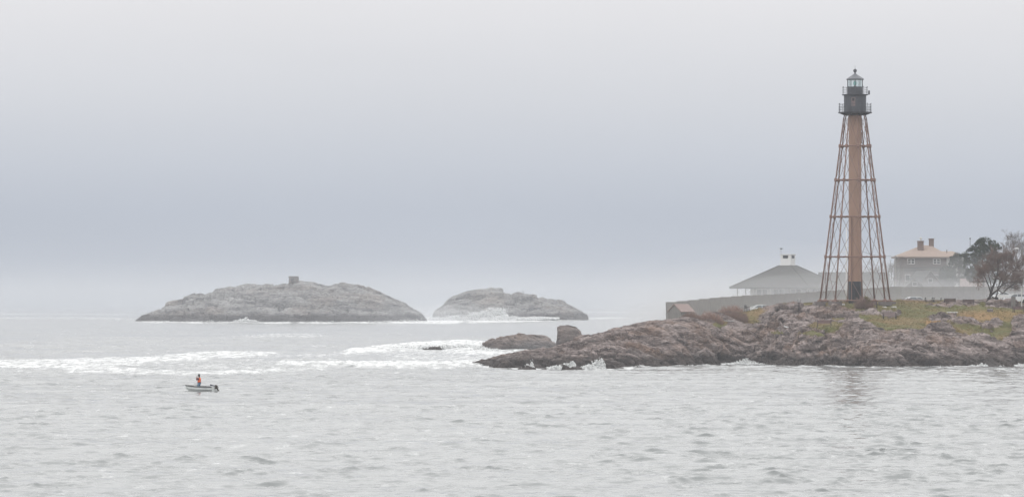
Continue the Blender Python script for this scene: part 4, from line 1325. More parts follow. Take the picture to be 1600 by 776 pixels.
# ================================================================== benches and stones
def make_bench(label, px, py, w_px, rz, mslat, group='wooden park benches on the lawn', D=None):
    g = ground_at(px, py) if D is None else Vector((PX(px, D), D, float(hz(PX(px, D), D))))
    T = thing('park_bench', label, 'bench', g, rz, group)
    w = w_px * g.y / FPX
    for j in range(4): MB().box((0, -0.30 + j * 0.13, 0.46), (w, 0.11, 0.045)).build('seat_slat', mslat, T)
    for j in range(4): MB().box((0, 0.20 + j * 0.02, 0.56 + j * 0.115), (w, 0.04, 0.10)).build('back_slat', mslat, T)
    for s in (-1, 1):
        x = s * (w / 2 - 0.06)
        MB().tube([(x, -0.32, -0.1), (x, -0.32, 0.44)], 0.045, 6).build('leg', M_BLACK, T)
        MB().tube([(x, 0.2, -0.1), (x, 0.18, 0.44), (x, 0.27, 0.98)], 0.045, 6).build('leg', M_BLACK, T)
        MB().tube([(x, -0.34, 0.44), (x, -0.34, 0.66), (x, 0.22, 0.68)], 0.035, 6).build('armrest', M_BLACK, T)
    return T
M_BENCHP = mat('plum_bench_wood', (0.13, 0.085, 0.085), 0.7, 0.25, 4.0, stretch=(0.3, 2, 2))
M_BENCHG = mat('worn_grey_bench_wood', (0.22, 0.17, 0.165), 0.75, 0.25, 4.0, stretch=(0.3, 2, 2))
make_bench('dark bench on the crest to the right of the picnic tables', 1484, 468, 18, R(180), M_DARKWOOD, D=603)
make_bench('dark bench on the crest farther right, near the bare tree', 1513, 468.5, 18, R(176), M_DARKWOOD, D=603)
make_bench('plum coloured bench in front of the bush at the lighthouse foot', 1359, 481, 23, 0, M_BENCHP)
make_bench('worn grey bench on a rock shelf below the lighthouse lawn', 1390, 498, 21, R(6), M_BENCHG)
make_bench('lone bench lowest on the rocks in a green hollow', 1288, 510, 22, R(-3), M_BENCHP)
make_bench('bench at the right edge beside the outcrop, partly cut off', 1592, 488, 20, R(20), M_BENCHP)
make_bench('bench seen end on at the crest above the dry brush', 1167, 486, 16, R(97), M_BLACK)

def stone_bench(label, px, py, w_px, m, h=0.38):
    g = ground_at(px, py); w = w_px * g.y / FPX
    T = thing('stone_bench', label, 'stone bench', g, 0.05, 'pale stone benches')
    MB().box((0, 0, h), (w, 0.5, 0.14)).build('seat', m, T, bevel=0.015)
    for s in (-1, 1): MB().box((s * w * 0.33, 0, h / 2 - 0.12), (0.18, 0.4, h + 0.1)).build('leg', M_CONC, T)
stone_bench('white backless bench in the middle of the right hand lawn', 1488, 492, 17, M_WHITE, 0.42)
stone_bench('pale backless bench below the dense brown brush', 1136, 504, 22, M_STONE, 0.3)
stone_bench('low pale bench beside the left lighthouse footing', 1275, 477, 11, M_STONE, 0.3)
stone_bench('low purple-grey bench at the far right edge below the other bench', 1598, 494, 14, M_BENCHG, 0.32)

def boulder(name, label, px, py, w_px, h_px, seed, m, group=None):
    rnd = np.random.default_rng(seed); g = ground_at(px, py); k = g.y / FPX
    bm = bmesh.new(); bmesh.ops.create_icosphere(bm, subdivisions=4, radius=1)
    me = bpy.data.meshes.new(name); bm.to_mesh(me); bm.free()
    co = np.array([v.co for v in me.vertices])
    d = 1 + 0.5 * fbm(co * 1.1 + seed, 4) + 0.25 * (ridged(co * 2 + seed, 3) - 0.5)
    co = np.sign(co) * np.abs(co) ** 0.8 * d[:, None] * np.array([w_px * k / 2, w_px * k / 2.4, h_px * k / 1.5])
    me.vertices.foreach_set('co', co.astype(np.float32).ravel()); me.update()
    tag(link(name, me, m, loc=g), label, 'stone', group)
boulder('boulder', 'small dark mossy stone alone on the lawn below the plum bench', 1347, 487, 6, 4, 1, M_BARK)
boulder('boulder', 'pale broken stone lying in the grassy hollow near the right outcrop', 1543, 518, 16, 6, 2, M_SEAROCK)
boulder('boulder', 'pale flat stone at the centre lighthouse footing', 1317, 476, 7, 3, 3, M_STONE)
boulder('boulder', 'pale flat stone on the lawn right of the plum bench', 1382, 480, 7, 2, 4, M_STONE)
boulder('boulder', 'pale flat stone farther right of the plum bench, by the right footing', 1397, 480, 8, 2.5, 5, M_STONE)
boulder('boulder', 'pale pointed stone at the tip of the dark outcrop in the right lawn', 1491, 504, 9, 5, 6, M_STONE)

def stone_plinth():
    g = ground_at(1547, 486.5)
    T = thing('stone_plinth', 'small square grey stone plinth on the brown grass', 'plinth', g, 0.2)
    MB().box((0, 0, 0.12), (0.85, 0.6, 0.5)).build('block', M_CONC, T, bevel=0.03)
    MB().box((0, 0, 0.40), (0.7, 0.48, 0.06)).build('plate', M_STONE, T)
stone_plinth()

def scope():
    g = ground_at(1248.5, 479.5); g = Vector((PX(1248.5, 597), 597, float(hz(PX(1248.5, 597), 597))))
    T = thing('viewing_scope', 'coin viewing scope with a pale head on a dark forked post', 'viewing scope', g)
    g.z += 0
    h = PZ(467.5, 597) - g.z
    MB().tube([(0, 0, -0.2), (0, 0, h * 0.6)], [0.08, 0.06], 8).build('post', M_BLACK, T)
    for s in (-1, 1): MB().tube([(0, 0, h * 0.55), (s * 0.16, 0, h * 0.72), (s * 0.2, 0, h)], 0.035, 6).build('fork', M_BLACK, T)
    hd = MB().tube([(-0.05, -0.2, h + 0.0), (-0.02, 0.2, h + 0.04)], [0.15, 0.13], 10).build('head', M_OFFW, T)
    MB().tube([(-0.09, -0.22, h), (-0.09, -0.26, h)], 0.05, 8).build('lens', M_BLACK, hd)
scope()

def picnic_table(label, px, D):
    x = PX(px, D); z = float(hz(x, D))
    T = thing('picnic_table', label, 'picnic table', (x, D, z), R(4), 'white picnic tables on the crest')
    for j in range(4): MB().box((0, -0.33 + j * 0.2, 0.76), (1.55, 0.17, 0.05)).build('table_plank', M_OFFW, T)
    for s in (-1, 1):
        MB().box((0, s * 0.75, 0.45), (1.55, 0.26, 0.05)).build('seat_plank', M_OFFW, T)
        for q in (-1, 1): MB().tube([(q * 0.55, s * 0.6, -0.1), (q * 0.55, s * 0.25, 0.73)], 0.05, 5).build('leg', M_BLACK, T)
        MB().box((s * 0.55, 0, 0.42), (0.07, 1.6, 0.09)).build('cross_beam', M_BLACK, T)
picnic_table('white picnic table on the crest next to the white car', 1451.5, 606)
picnic_table('white picnic table on the crest next to the dark bench', 1465, 606)

def bin_():
    D = 603; x = PX(1583.5, D); z = float(hz(x, D))
    T = thing('litter_bin', 'grey square litter bin in front of the white car', 'litter bin', (x, D, z - 0.1))
    h = PZ(463.5, D) - z + 0.1
    MB().box((0, 0, h / 2), (0.62, 0.62, h)).build('body', M_GREYPOST, T, bevel=0.03)
    MB().box((0, 0, h + 0.03), (0.68, 0.68, 0.07)).build('lid', M_CONC, T, bevel=0.02)
bin_()

# ================================================================== cars
M_CARW, _n, _l, _b = mat_new('white_car_paint')
_b.inputs['Base Color'].default_value = (0.58, 0.59, 0.60, 1); _b.inputs['Roughness'].default_value = 0.25; _b.inputs['Coat Weight'].default_value = 0.6
M_CARG = mat('car_window_glass', (0.10, 0.115, 0.125), 0.05, 0.1, spec=0.8)
M_TYRE = mat('tyre_rubber', (0.02, 0.02, 0.02), 0.9, 0.2)
M_RIM = mat('wheel_rim', (0.35, 0.35, 0.36), 0.35, 0.1, metallic=0.8)
M_RED = mat('tail_lamp', (0.30, 0.02, 0.02), 0.3, 0.1)
def make_car(label, px, D, rz, suv=True, dz=0.0):
    x = PX(px, D); z = float(hz(x, D)) + dz
    T = thing('parked_car', label, 'car', (x, D, z), rz, 'white cars parked behind the lawn')
    L, W = 4.4, 1.78
    lower = [(-2.2, 0.35), (-2.22, 0.62), (-2.1, 0.80), (-1.2, 0.97), (1.95, 1.0), (2.18, 0.92), (2.2, 0.40), (1.9, 0.28), (-1.95, 0.26)]
    roof = [(-1.15, 0.95), (-0.45, 1.42), (0.1, 1.50), (1.35, 1.48) if suv else (0.9, 1.44), (2.05, 1.0) if suv else (1.9, 0.98)]
    def slab(prof, w0, w1, zs):
        vs = []; n = len(prof)
        for s in (-1, 1):
            for (a, b) in prof:
                t = min(1, max(0, (b - zs[0]) / (zs[1] - zs[0])))
                vs.append((a, s * (w0 + (w1 - w0) * t) / 2, b))
        fs = [tuple(range(n - 1, -1, -1)), tuple(range(n, 2 * n))] + [(k, (k + 1) % n, n + (k + 1) % n, n + k) for k in range(n)]
        return MB().add(vs, fs)
    slab(lower, W, W - 0.12, (0.5, 1.0)).build('body', M_CARW, T, bevel=0.05)
    cab = slab(roof + [(1.8, 0.9), (-1.0, 0.9)], W - 0.14, W - 0.5, (0.95, 1.5)).build('cabin', M_CARW, T, bevel=0.04)
    def cabw(b): return (W - 0.14 + (-0.36) * min(1, max(0, (b - 0.95) / 0.55))) / 2
    for s in (-1, 1):
        for seg in ([(-0.92, 1.02), (-0.42, 1.36), (0.12, 1.42), (0.12, 1.02)], [(0.2, 1.02), (0.2, 1.42), (1.15, 1.41) if suv else (0.8, 1.38), (1.6, 1.04) if suv else (1.45, 1.02)]):
            poly = [Vector((a, s * (cabw(b) + 0.004), b)) for a, b in seg]
            MB().extrude(poly, (0, s * 0.012, 0)).build('side_window', M_CARG, T)
    def screen(a, b, name):
        (xa, za), (xb, zb_) = a, b
        d = Vector((zb_ - za, 0, -(xb - xa))); d = d.normalized() * (0.012 if d.z > 0 else -0.012)
        q = [Vector((xa, -cabw(za) + 0.1, za)), Vector((xa, cabw(za) - 0.1, za)), Vector((xb, cabw(zb_) - 0.1, zb_)), Vector((xb, -cabw(zb_) + 0.1, zb_))]
        q = [p + d * 1.0 for p in q]
        MB().extrude(q, d).build(name, M_CARG, T)
    screen((-1.08, 1.0), (-0.52, 1.38), 'windscreen')
    screen((roof[4][0] - 0.06, 1.06), (roof[3][0] + 0.08, roof[3][1] - 0.06), 'rear_window')
    for sx in (-1.38, 1.35):
        for s in (-1, 1):
            w = thing_part('wheel', T); w.location = (sx, s * (W / 2 - 0.09), 0.32)
            MB().lathe([(0.2, -0.1), (0.31, -0.1), (0.33, -0.06), (0.33, 0.06), (0.31, 0.1), (0.2, 0.1)], 18).build('tyre', M_TYRE, w).rotation_euler = (R(90), 0, 0)
            MB().lathe([(0.02, 0.075), (0.19, 0.09), (0.205, 0.1), (0.205, -0.1), (0.02, -0.09)], 14).build('rim', M_RIM, w).rotation_euler = (R(90), 0, 0)
    for s in (-1, 1):
        MB().box((-2.12, s * 0.62, 0.72), (0.16, 0.34, 0.14)).build('headlight', M_CARG, T, bevel=0.02)
        MB().box((2.16, s * 0.68, 0.85), (0.1, 0.2, 0.22)).build('tail_light', M_RED, T, bevel=0.02)
        MB().box((-0.85, s * 0.98, 1.03), (0.12, 0.16, 0.11)).build('wing_mirror', M_CARW, T, bevel=0.02)
    MB().box((-2.23, 0, 0.5), (0.04, 1.1, 0.16)).build('grille', M_BLACK, T)
    return T
make_car('white car low behind the grassy crest beside the end-on bench', 1191, 612, R(186), False, -0.6)
make_car('white estate car behind the crest next to the picnic tables', 1433, 624, R(184), True, -0.75)
make_car('white car showing through the trunks of the bare tree', 1562, 626, R(35), False, -0.1)
make_car('white car by the white post at the right edge', 1586, 610, R(8), True, 0.05)

# ================================================================== stone ruin on the island
M_RUIN = rock_material('ruin_stone', (0.26, 0.24, 0.23), (0.15, 0.14, 0.135), (0.04, 0.04, 0.042), (0.2, 0.15, 0.12), (0, 0, 0), 1.2)
def ruin():
    D = 1822; k = D / FPX; x = PX(459.5, D)
    near = (np.abs(co_l[:, 0] - x) < 2.5) & (np.abs(co_l[:, 1] - (D - 2)) < 3)
    z = float(co_l[near, 2].mean()) - 0.5
    zt = max(PZ(431.3, D), z + 3.6)
    T = thing('stone_ruin', 'square block of stacked stones crowning the larger island', 'ruin', (x, D - 2, z), R(24))
    rnd = random.Random(4)
    n = 5; hh = (zt - z) / n
    for r in range(n):
        for i in range(3):
            for j in range(2):
                w = 1.35
                c = ((i - 1) * w + rnd.uniform(-.1, .1) + (0.2 if r % 2 else -0.1), (j - 0.5) * 1.7 + rnd.uniform(-.15, .15), hh * (r + 0.5))
                if r == n - 1 and i == 0 and j == 0: continue
                MB().box(c, (w * rnd.uniform(0.86, 1.0), 1.65, hh * rnd.uniform(0.86, 0.98)), rnd.uniform(-.06, .06)).build('stone_block', M_RUIN, T, bevel=0.08)
ruin()

# ================================================================== birds
M_GULL = mat('white_feathers', (0.65, 0.65, 0.65), 0.8, 0.04)
M_DARKBIRD = mat('dark_feathers', (0.03, 0.03, 0.032), 0.7, 0.2)
def bird(label, loc, rz, m, s=1.0, upright=0.0):
    bm = bmesh.new()
    bmesh.ops.create_icosphere(bm, subdivisions=3, radius=1)
    me = bpy.data.meshes.new('seabird'); bm.to_mesh(me); bm.free()
    co = np.array([v.co for v in me.vertices])
    x, y, z = co.T
    # body tapers to the tail (-x), neck and head rise at the front (+x)
    r = 0.095 * (1 - 0.55 * np.clip(-x, 0, 1) ** 1.5) * (1 - 0.35 * np.clip(x, 0, 1))
    X = 0.27 * x + np.where(x < -0.6, (x + 0.6) * 0.25, 0); Y = y * r * 1.0 ; Z = z * r * 1.05 + 0.07 * np.clip(x, 0, 1) ** 1.2 - 0.02 * np.clip(-x, 0, 1)
    if upright: X, Z = X * math.cos(upright) - Z * math.sin(upright), X * math.sin(upright) + Z * math.cos(upright)
    me.vertices.foreach_set('co', (np.stack([X, Y, Z + 0.24 + (0.12 if upright else 0)], 1) * s).astype(np.float32).ravel()); me.update()
    T = thing('seabird', label, 'bird', loc, rz)
    link('body', me, m, T, smooth=True)
    hx, hz_ = (0.25, 0.36) if not upright else (0.02, 0.66)
    MB().lathe([(0.01, -0.08), (0.045, -0.03), (0.055, 0.03), (0.04, 0.08), (0.01, 0.1)], 12, (hx * s, 0, hz_ * s)).build('head', m, T, smooth=True)
    MB().tube([((hx + 0.04) * s, 0, hz_ * s), ((hx + 0.13) * s, 0, (hz_ - 0.015) * s)], [0.018 * s, 0.004], 6).build('beak', M_YELLOW, T)
    for q in (-1, 1):
        MB().tube([(0.02, q * 0.03, 0.2 * s), (0.03, q * 0.03, -0.02)], 0.012, 5).build('leg', M_YELLOW, T)
g = ground_at(1228, 517.5)
bird('white gull standing on the rocks left of the lone bench', g + Vector((0, -0.5, 0.35)), R(200), M_GULL, 1.25)
nr = (np.abs(co_r[:, 0] - PX(817.5, 1933)) < 0.5)
zr_ = float(co_r[nr, 2].max()); yr_ = float(co_r[nr][co_r[nr, 2].argmax(), 1])
bird('tiny dark upright bird on the ridge of the smaller island', (PX(817.5, 1933), yr_, zr_ - 0.05), R(180), M_DARKBIRD, 2.2, R(60))

# ================================================================== skiff and its occupant
M_HULL = mat('pale_grey_hull', (0.60, 0.62, 0.61), 0.5, 0.12, 2.0)
M_HULLIN = mat('hull_inside', (0.30, 0.31, 0.30), 0.7, 0.15, 2.0)
M_GUNW = mat('dark_rub_rail', (0.05, 0.055, 0.06), 0.6, 0.2)
M_MOTOR = mat('outboard_cowl', (0.022, 0.024, 0.045), 0.35, 0.15)
M_MOTORL = mat('outboard_leg', (0.06, 0.052, 0.045), 0.5, 0.2)
BD = 407.0
def build_boat():
    x = PX(313, BD)
    T = thing('skiff', 'small pale open skiff with an outboard motor on the grey water', 'boat', (x, BD, -0.06), R(180 - 28))
    # bow at +x, local
    st = []
    L = 3.7
    for i in range(13):
        t = i / 12; xx = -L / 2 + L * t
        hw = 0.68 * (1 - max(0, (t - 0.45) / 0.55) ** 2.3) + 0.015
        keel = -0.10 + 0.34 * max(0, (t - 0.72) / 0.28) ** 2
        sheer = 0.44 + 0.16 * t ** 2
        st.append((xx, hw, keel, sheer))
    outer, inner = [], []
    for xx, hw, ke, sh in st:
        outer.append([(xx, -hw, sh), (xx, -hw * 0.93, (sh + ke) * 0.45), (xx, -hw * 0.62, ke + 0.04), (xx, 0, ke), (xx, hw * 0.62, ke + 0.04), (xx, hw * 0.93, (sh + ke) * 0.45), (xx, hw, sh)])
        f = 0.93
        inner.append([(xx, -hw * f, sh), (xx, -hw * 0.85, (sh + ke) * 0.5), (xx, -hw * 0.55, ke + 0.10), (xx, 0, ke + 0.09), (xx, hw * 0.55, ke + 0.10), (xx, hw * 0.85, (sh + ke) * 0.5), (xx, hw * f, sh)])
    def skin(rows):
        vs = [p for r in rows for p in r]; m = 7
        return vs, [(i * m + j, i * m + j + 1, (i + 1) * m + j + 1, (i + 1) * m + j) for i in range(len(rows) - 1) for j in range(m - 1)]
    vs, fs = skin(outer)
    fs.append((0, 1, 2, 3, 4, 5, 6))
    hull = MB().add(vs, fs).build('hull', M_HULL, T)
    vs, fs = skin(inner)
    MB().add(vs, fs + [(6, 5, 4, 3, 2, 1, 0)]).build('hull_lining', M_HULLIN, T)
    for s in (-1, 1):
        MB().tube([(xx, s * hw, sh) for xx, hw, ke, sh in st], 0.035, 6).build('gunwale', M_GUNW, T)
        MB().tube([(xx, s * (hw * 0.95 + 0.01), (sh + ke) * 0.55) for xx, hw, ke, sh in st[:-1]], 0.018, 5).build('chine_strip', M_GUNW, T)
    MB().box((-L / 2 + 0.03, 0, 0.26), (0.07, 1.2, 0.44)).build('transom', M_HULL, T, bevel=0.01)
    for xx, w in ((-1.15, 1.15), (0.0, 1.2), (1.0, 0.85)): MB().box((xx, 0, 0.33), (0.26, w, 0.045)).build('thwart', M_HULLIN, T)
    MB().extrude([(1.45, -0.24, 0.535), (1.45, 0.24, 0.535), (1.83, 0, 0.57)], (0, 0, 0.03)).build('bow_deck', M_GUNW, T)
    # outboard
    mo = thing_part('outboard_motor', T)
    MB().box((-2.0, 0, 0.55), (0.36, 0.26, 0.24), rot=Euler((0, R(-38), 0))).build('cowl', M_MOTORL, mo, bevel=0.06)
    MB().box((-2.2, 0, 0.2), (0.16, 0.11, 0.62), rot=Euler((0, R(34), 0))).build('shaft', M_MOTORL, mo, bevel=0.02)
    MB().box((-1.93, 0, 0.40), (0.22, 0.24, 0.22)).build('clamp', M_MOTORL, mo, bevel=0.02)
    MB().tube([(-1.85, 0.02, 0.58), (-1.55, 0.08, 0.66), (-1.32, 0.1, 0.7)], [0.05, 0.05, 0.09], 8).build('tiller', M_MOTOR, mo)
    for a in (0, 120, 240): MB().box((-2.42, 0.06 * math.cos(R(a)), -0.04 + 0.06 * math.sin(R(a))), (0.03, 0.08, 0.08)).build('propeller_blade', M_MOTORL, mo)
    # oars shipped along the near gunwale
    for s, y in ((1, 0.50), (-1, -0.5)):
        o = MB().tube([(-1.2, y * 1.05, 0.5), (0.8, y * 0.95, 0.56), (1.75, y * 0.5, 0.66)], 0.024, 6).build('oar', M_GREYPOST, T)
        MB().box((1.95, y * 0.42, 0.68), (0.5, 0.14, 0.025), R(-13 * s)).build('oar_blade', M_GUNW, o)
    # loose gear
    mw = T.matrix_world
    M = Matrix.Translation(T.location) @ Matrix.Rotation(T.rotation_euler.z, 4, 'Z')
    b = thing('bucket', 'white bucket standing in the skiff in front of the person', 'bucket', M @ Vector((0.52, 0.05, 0.02)))
    MB().lathe([(0.17, 0), (0.21, 0.72), (0.22, 0.72), (0.22, 0.66)], 16).build('pail', M_WHITE, b)
    MB().tube([(0.2 * math.cos(a), 0.02, 0.70 + 0.13 * math.sin(a)) for a in np.linspace(0, math.pi, 9)], 0.012, 5).build('handle', M_BLACK, b)
    c = thing('cool_box', 'white cool box with a dark lid in the skiff behind the person', 'cool box', M @ Vector((-0.42, 0.1, 0.02)), R(150))
    MB().box((0, 0, 0.25), (0.5, 0.36, 0.5)).build('box', M_WHITE, c, bevel=0.03)
    MB().box((0, 0, 0.53), (0.53, 0.39, 0.07)).build('lid', M_GUNW, c, bevel=0.02)
    return M
BM = build_boat()

M_SKIN = mat('skin', (0.36, 0.21, 0.155), 0.6, 0.06)
M_MAROON = mat('maroon_jacket', (0.10, 0.022, 0.028), 0.85, 0.2, 5.0)
M_JEANS = mat('blue_trousers', (0.12, 0.19, 0.27), 0.85, 0.2, 5.0)
M_ORANGE = mat('orange_life_vest', (0.80, 0.13, 0.025), 0.6, 0.12, 4.0)
M_HAT = mat('dark_hat_cloth', (0.022, 0.02, 0.022), 0.85, 0.2, 5.0)
M_SHOE = mat('dark_boot_rubber', (0.03, 0.03, 0.03), 0.7, 0.2)

def skin_object(name, verts, edges, rad, m, parent, sub=2, root=0):
    me = bpy.data.meshes.new(name); me.from_pydata([tuple(v) for v in verts], edges, [])
    o = link(name, me, m, parent)
    md = o.modifiers.new('skin', 'SKIN')
    sv = me.skin_vertices[0].data if me.skin_vertices else None
    if sv is None:
        bm = bmesh.new(); bm.from_mesh(me); bm.verts.layers.skin.verify(); bm.to_mesh(me); bm.free(); sv = me.skin_vertices[0].data
    for i, r in enumerate(rad):
        r = r if hasattr(r, '__len__') else (r, r)
        sv[i].radius = r; sv[i].use_root = (i == root)
    md.use_smooth_shade = True
    o.modifiers.new('sub', 'SUBSURF').levels = sub
    o.modifiers['sub'].render_levels = sub
    return o

def build_person():
    T = thing('person', 'person in an orange vest standing in the skiff, one hand raised to the face', 'person', BM @ Vector((0.12, 0.02, 0.0)), R(180 - 20))
    # local: facing +x, left is +y, feet at z = 0.02
    V = Vector
    J = dict(pel=V((0, 0, 0.92)), wai=V((0.0, 0, 1.06)), che=V((0.01, 0, 1.28)), nkb=V((0.01, 0, 1.44)), nek=V((0.02, 0, 1.50)), hed=V((0.04, 0, 1.58)), fac=V((0.055, 0, 1.66)), top=V((0.03, 0, 1.73)))
    def limb(s):
        d = {}
        d['hip'] = V((0, 0.10 * s, 0.88)); d['kne'] = V((0.06 + 0.05 * s, 0.13 * s, 0.48)); d['ank'] = V((-0.02 + 0.05 * s, 0.15 * s, 0.10)); d['toe'] = V((0.15 + 0.05 * s, 0.17 * s, 0.055))
        d['sho'] = V((0.0, 0.19 * s, 1.40))
        if s > 0: d['elb'] = V((0.20, 0.27, 1.20)); d['wri'] = V((0.27, 0.12, 1.44)); d['pal'] = V((0.25, 0.075, 1.53))
        else: d['elb'] = V((0.22, -0.26, 1.22)); d['wri'] = V((0.30, -0.13, 1.46)); d['pal'] = V((0.28, -0.085, 1.55))
        return d
    Lb, Rb = limb(1), limb(-1)
    verts = [J[k] for k in ('pel', 'wai', 'che', 'nkb', 'nek', 'hed', 'fac', 'top')]
    rad = [(0.15, 0.115), (0.135, 0.10), (0.155, 0.11), (0.075, 0.07), (0.052, 0.052), (0.072, 0.085), (0.082, 0.098), (0.05, 0.06)]
    edges = [(i, i + 1) for i in range(7)]
    def add(p, r, par):
        verts.append(p); rad.append(r); edges.append((par, len(verts) - 1)); return len(verts) - 1
    nose = add(V((0.155, 0, 1.635)), 0.014, 6)
    for s in (1, -1): add(V((0.035, 0.095 * s, 1.635)), 0.018, 6)
    for d in (Lb, Rb):
        h = add(d['hip'], 0.095, 0); kk = add(d['kne'], 0.06, h); a = add(d['ank'], 0.042, kk); add(d['toe'], 0.04, a)
        sh = add(d['sho'], 0.062, 2); e = add(d['elb'], 0.043, sh); w = add(d['wri'], 0.03, e); p = add(d['pal'], (0.034, 0.022), w)
        ax = (d['pal'] - d['wri']).normalized(); side = ax.cross(V((1, 0, 0))).normalized(); fwd = side.cross(ax)
        s = 1 if d is Lb else -1
        for f, ln in ((-1.5, 0.055), (-0.5, 0.07), (0.5, 0.075), (1.5, 0.066)):
            b0 = d['pal'] + ax * 0.035 + fwd * 0.018 * f
            q1 = add(b0, 0.0095, p); q2 = add(b0 + ax * ln * 0.6 - side * s * 0.012, 0.0088, q1); add(b0 + ax * ln - side * s * 0.035, 0.0078, q2)
        tb = add(d['pal'] - ax * 0.015 + fwd * 0.04, 0.0105, p); add(d['pal'] + ax * 0.025 + fwd * 0.058 - side * s * 0.02, 0.009, tb)
    skin_object('body', verts, edges, rad, M_SKIN, T)
    # eyes, mouth
    for s in (1, -1):
        MB().lathe([(0.001, -0.009), (0.009, 0), (0.001, 0.009)], 8, (0.138, 0.032 * s, 1.665)).build('eye', M_BLACK, T)
    # jacket: torso and sleeves
    jv = [J['pel'] + V((0, 0, 0.02)), J['wai'], J['che'], J['nkb'] + V((0, 0, 0.0))]; jr = [(0.17, 0.135), (0.16, 0.125), (0.178, 0.132), (0.095, 0.09)]; je = [(0, 1), (1, 2), (2, 3)]
    for d in (Lb, Rb):
        b = len(jv)
        jv += [d['sho'], d['sho'].lerp(d['elb'], 0.5), d['elb'], d['elb'].lerp(d['wri'], 0.5), d['wri']]; jr += [0.082, 0.07, 0.06, 0.053, 0.047]; je += [(2, b), (b, b + 1), (b + 1, b + 2), (b + 2, b + 3), (b + 3, b + 4)]
    skin_object('jacket', jv, je, jr, M_MAROON, T)
    tv = [J['pel'] + V((0, 0, 0.04))]; tr_ = [(0.16, 0.125)]; te = []
    for d in (Lb, Rb):
        b = len(tv)
        tv += [d['hip'], d['hip'].lerp(d['kne'], 0.5), d['kne'], d['kne'].lerp(d['ank'], 0.5), d['ank']]; tr_ += [0.115, 0.098, 0.078, 0.07, 0.066]; te += [(0, b), (b, b + 1), (b + 1, b + 2), (b + 2, b + 3), (b + 3, b + 4)]
    skin_object('trousers', tv, te, tr_, M_JEANS, T)
    for d in (Lb, Rb):
        skin_object('boot', [d['ank'] + V((0, 0, 0.03)), d['ank'] + V((-0.01, 0, -0.05)), d['toe']], [(0, 1), (1, 2)], [0.062, 0.06, 0.05], M_SHOE, T, 2)
    # vest: padded shell with arm openings
    vs = MB()
    prof = [(0.94, 0.200, 0.165), (1.05, 0.195, 0.16), (1.2, 0.205, 0.168), (1.32, 0.20, 0.165), (1.40, 0.165, 0.145), (1.455, 0.115, 0.115)]
    n = 24; vv = []
    for z_, a, b in prof:
        for k in range(n):
            w = 2 * math.pi * k / n
            c, s_ = math.cos(w), math.sin(w)
            vv.append((0.005 + b * math.copysign(abs(c) ** 0.7, c), a * math.copysign(abs(s_) ** 0.85, s_), z_))
    ff = []
    for i in range(len(prof) - 1):
        for k in range(n):
            if i in (2, 3) and (abs(k - 6) <= 1 or abs(k - 18) <= 1): continue      # arm holes
            ff.append((i * n + k, i * n + (k + 1) % n, (i + 1) * n + (k + 1) % n, (i + 1) * n + k))
    vest = vs.add(vv, ff).build('life_vest', M_ORANGE, T, smooth=True)
    vest.modifiers.new('thick', 'SOLIDIFY').thickness = 0.03
    for zz in (1.02, 1.18): MB().tube([(0.005 + 0.178 * math.cos(a), 0.212 * math.sin(a), zz) for a in np.linspace(0, 2 * math.pi, 25)], 0.012, 5).build('vest_strap', M_HAT, vest)
    # hat with brim, dark hair
    hat = MB().lathe([(0.105, 1.69), (0.11, 1.74), (0.10, 1.80), (0.06, 1.835), (0.005, 1.845)], 18, (0.035, 0, 0)).build('hat', M_HAT, T, smooth=True)
    MB().lathe([(0.10, 1.70), (0.175, 1.692), (0.18, 1.70), (0.10, 1.712)], 20, (0.04, 0, 0)).build('hat_brim', M_HAT, hat)
    hv = MB()
    hv.lathe([(0.06, 1.50), (0.088, 1.56), (0.098, 1.64), (0.10, 1.70)], 16, (0.008, 0, 0)).build('hair', M_HAT, T, smooth=True)
build_person()

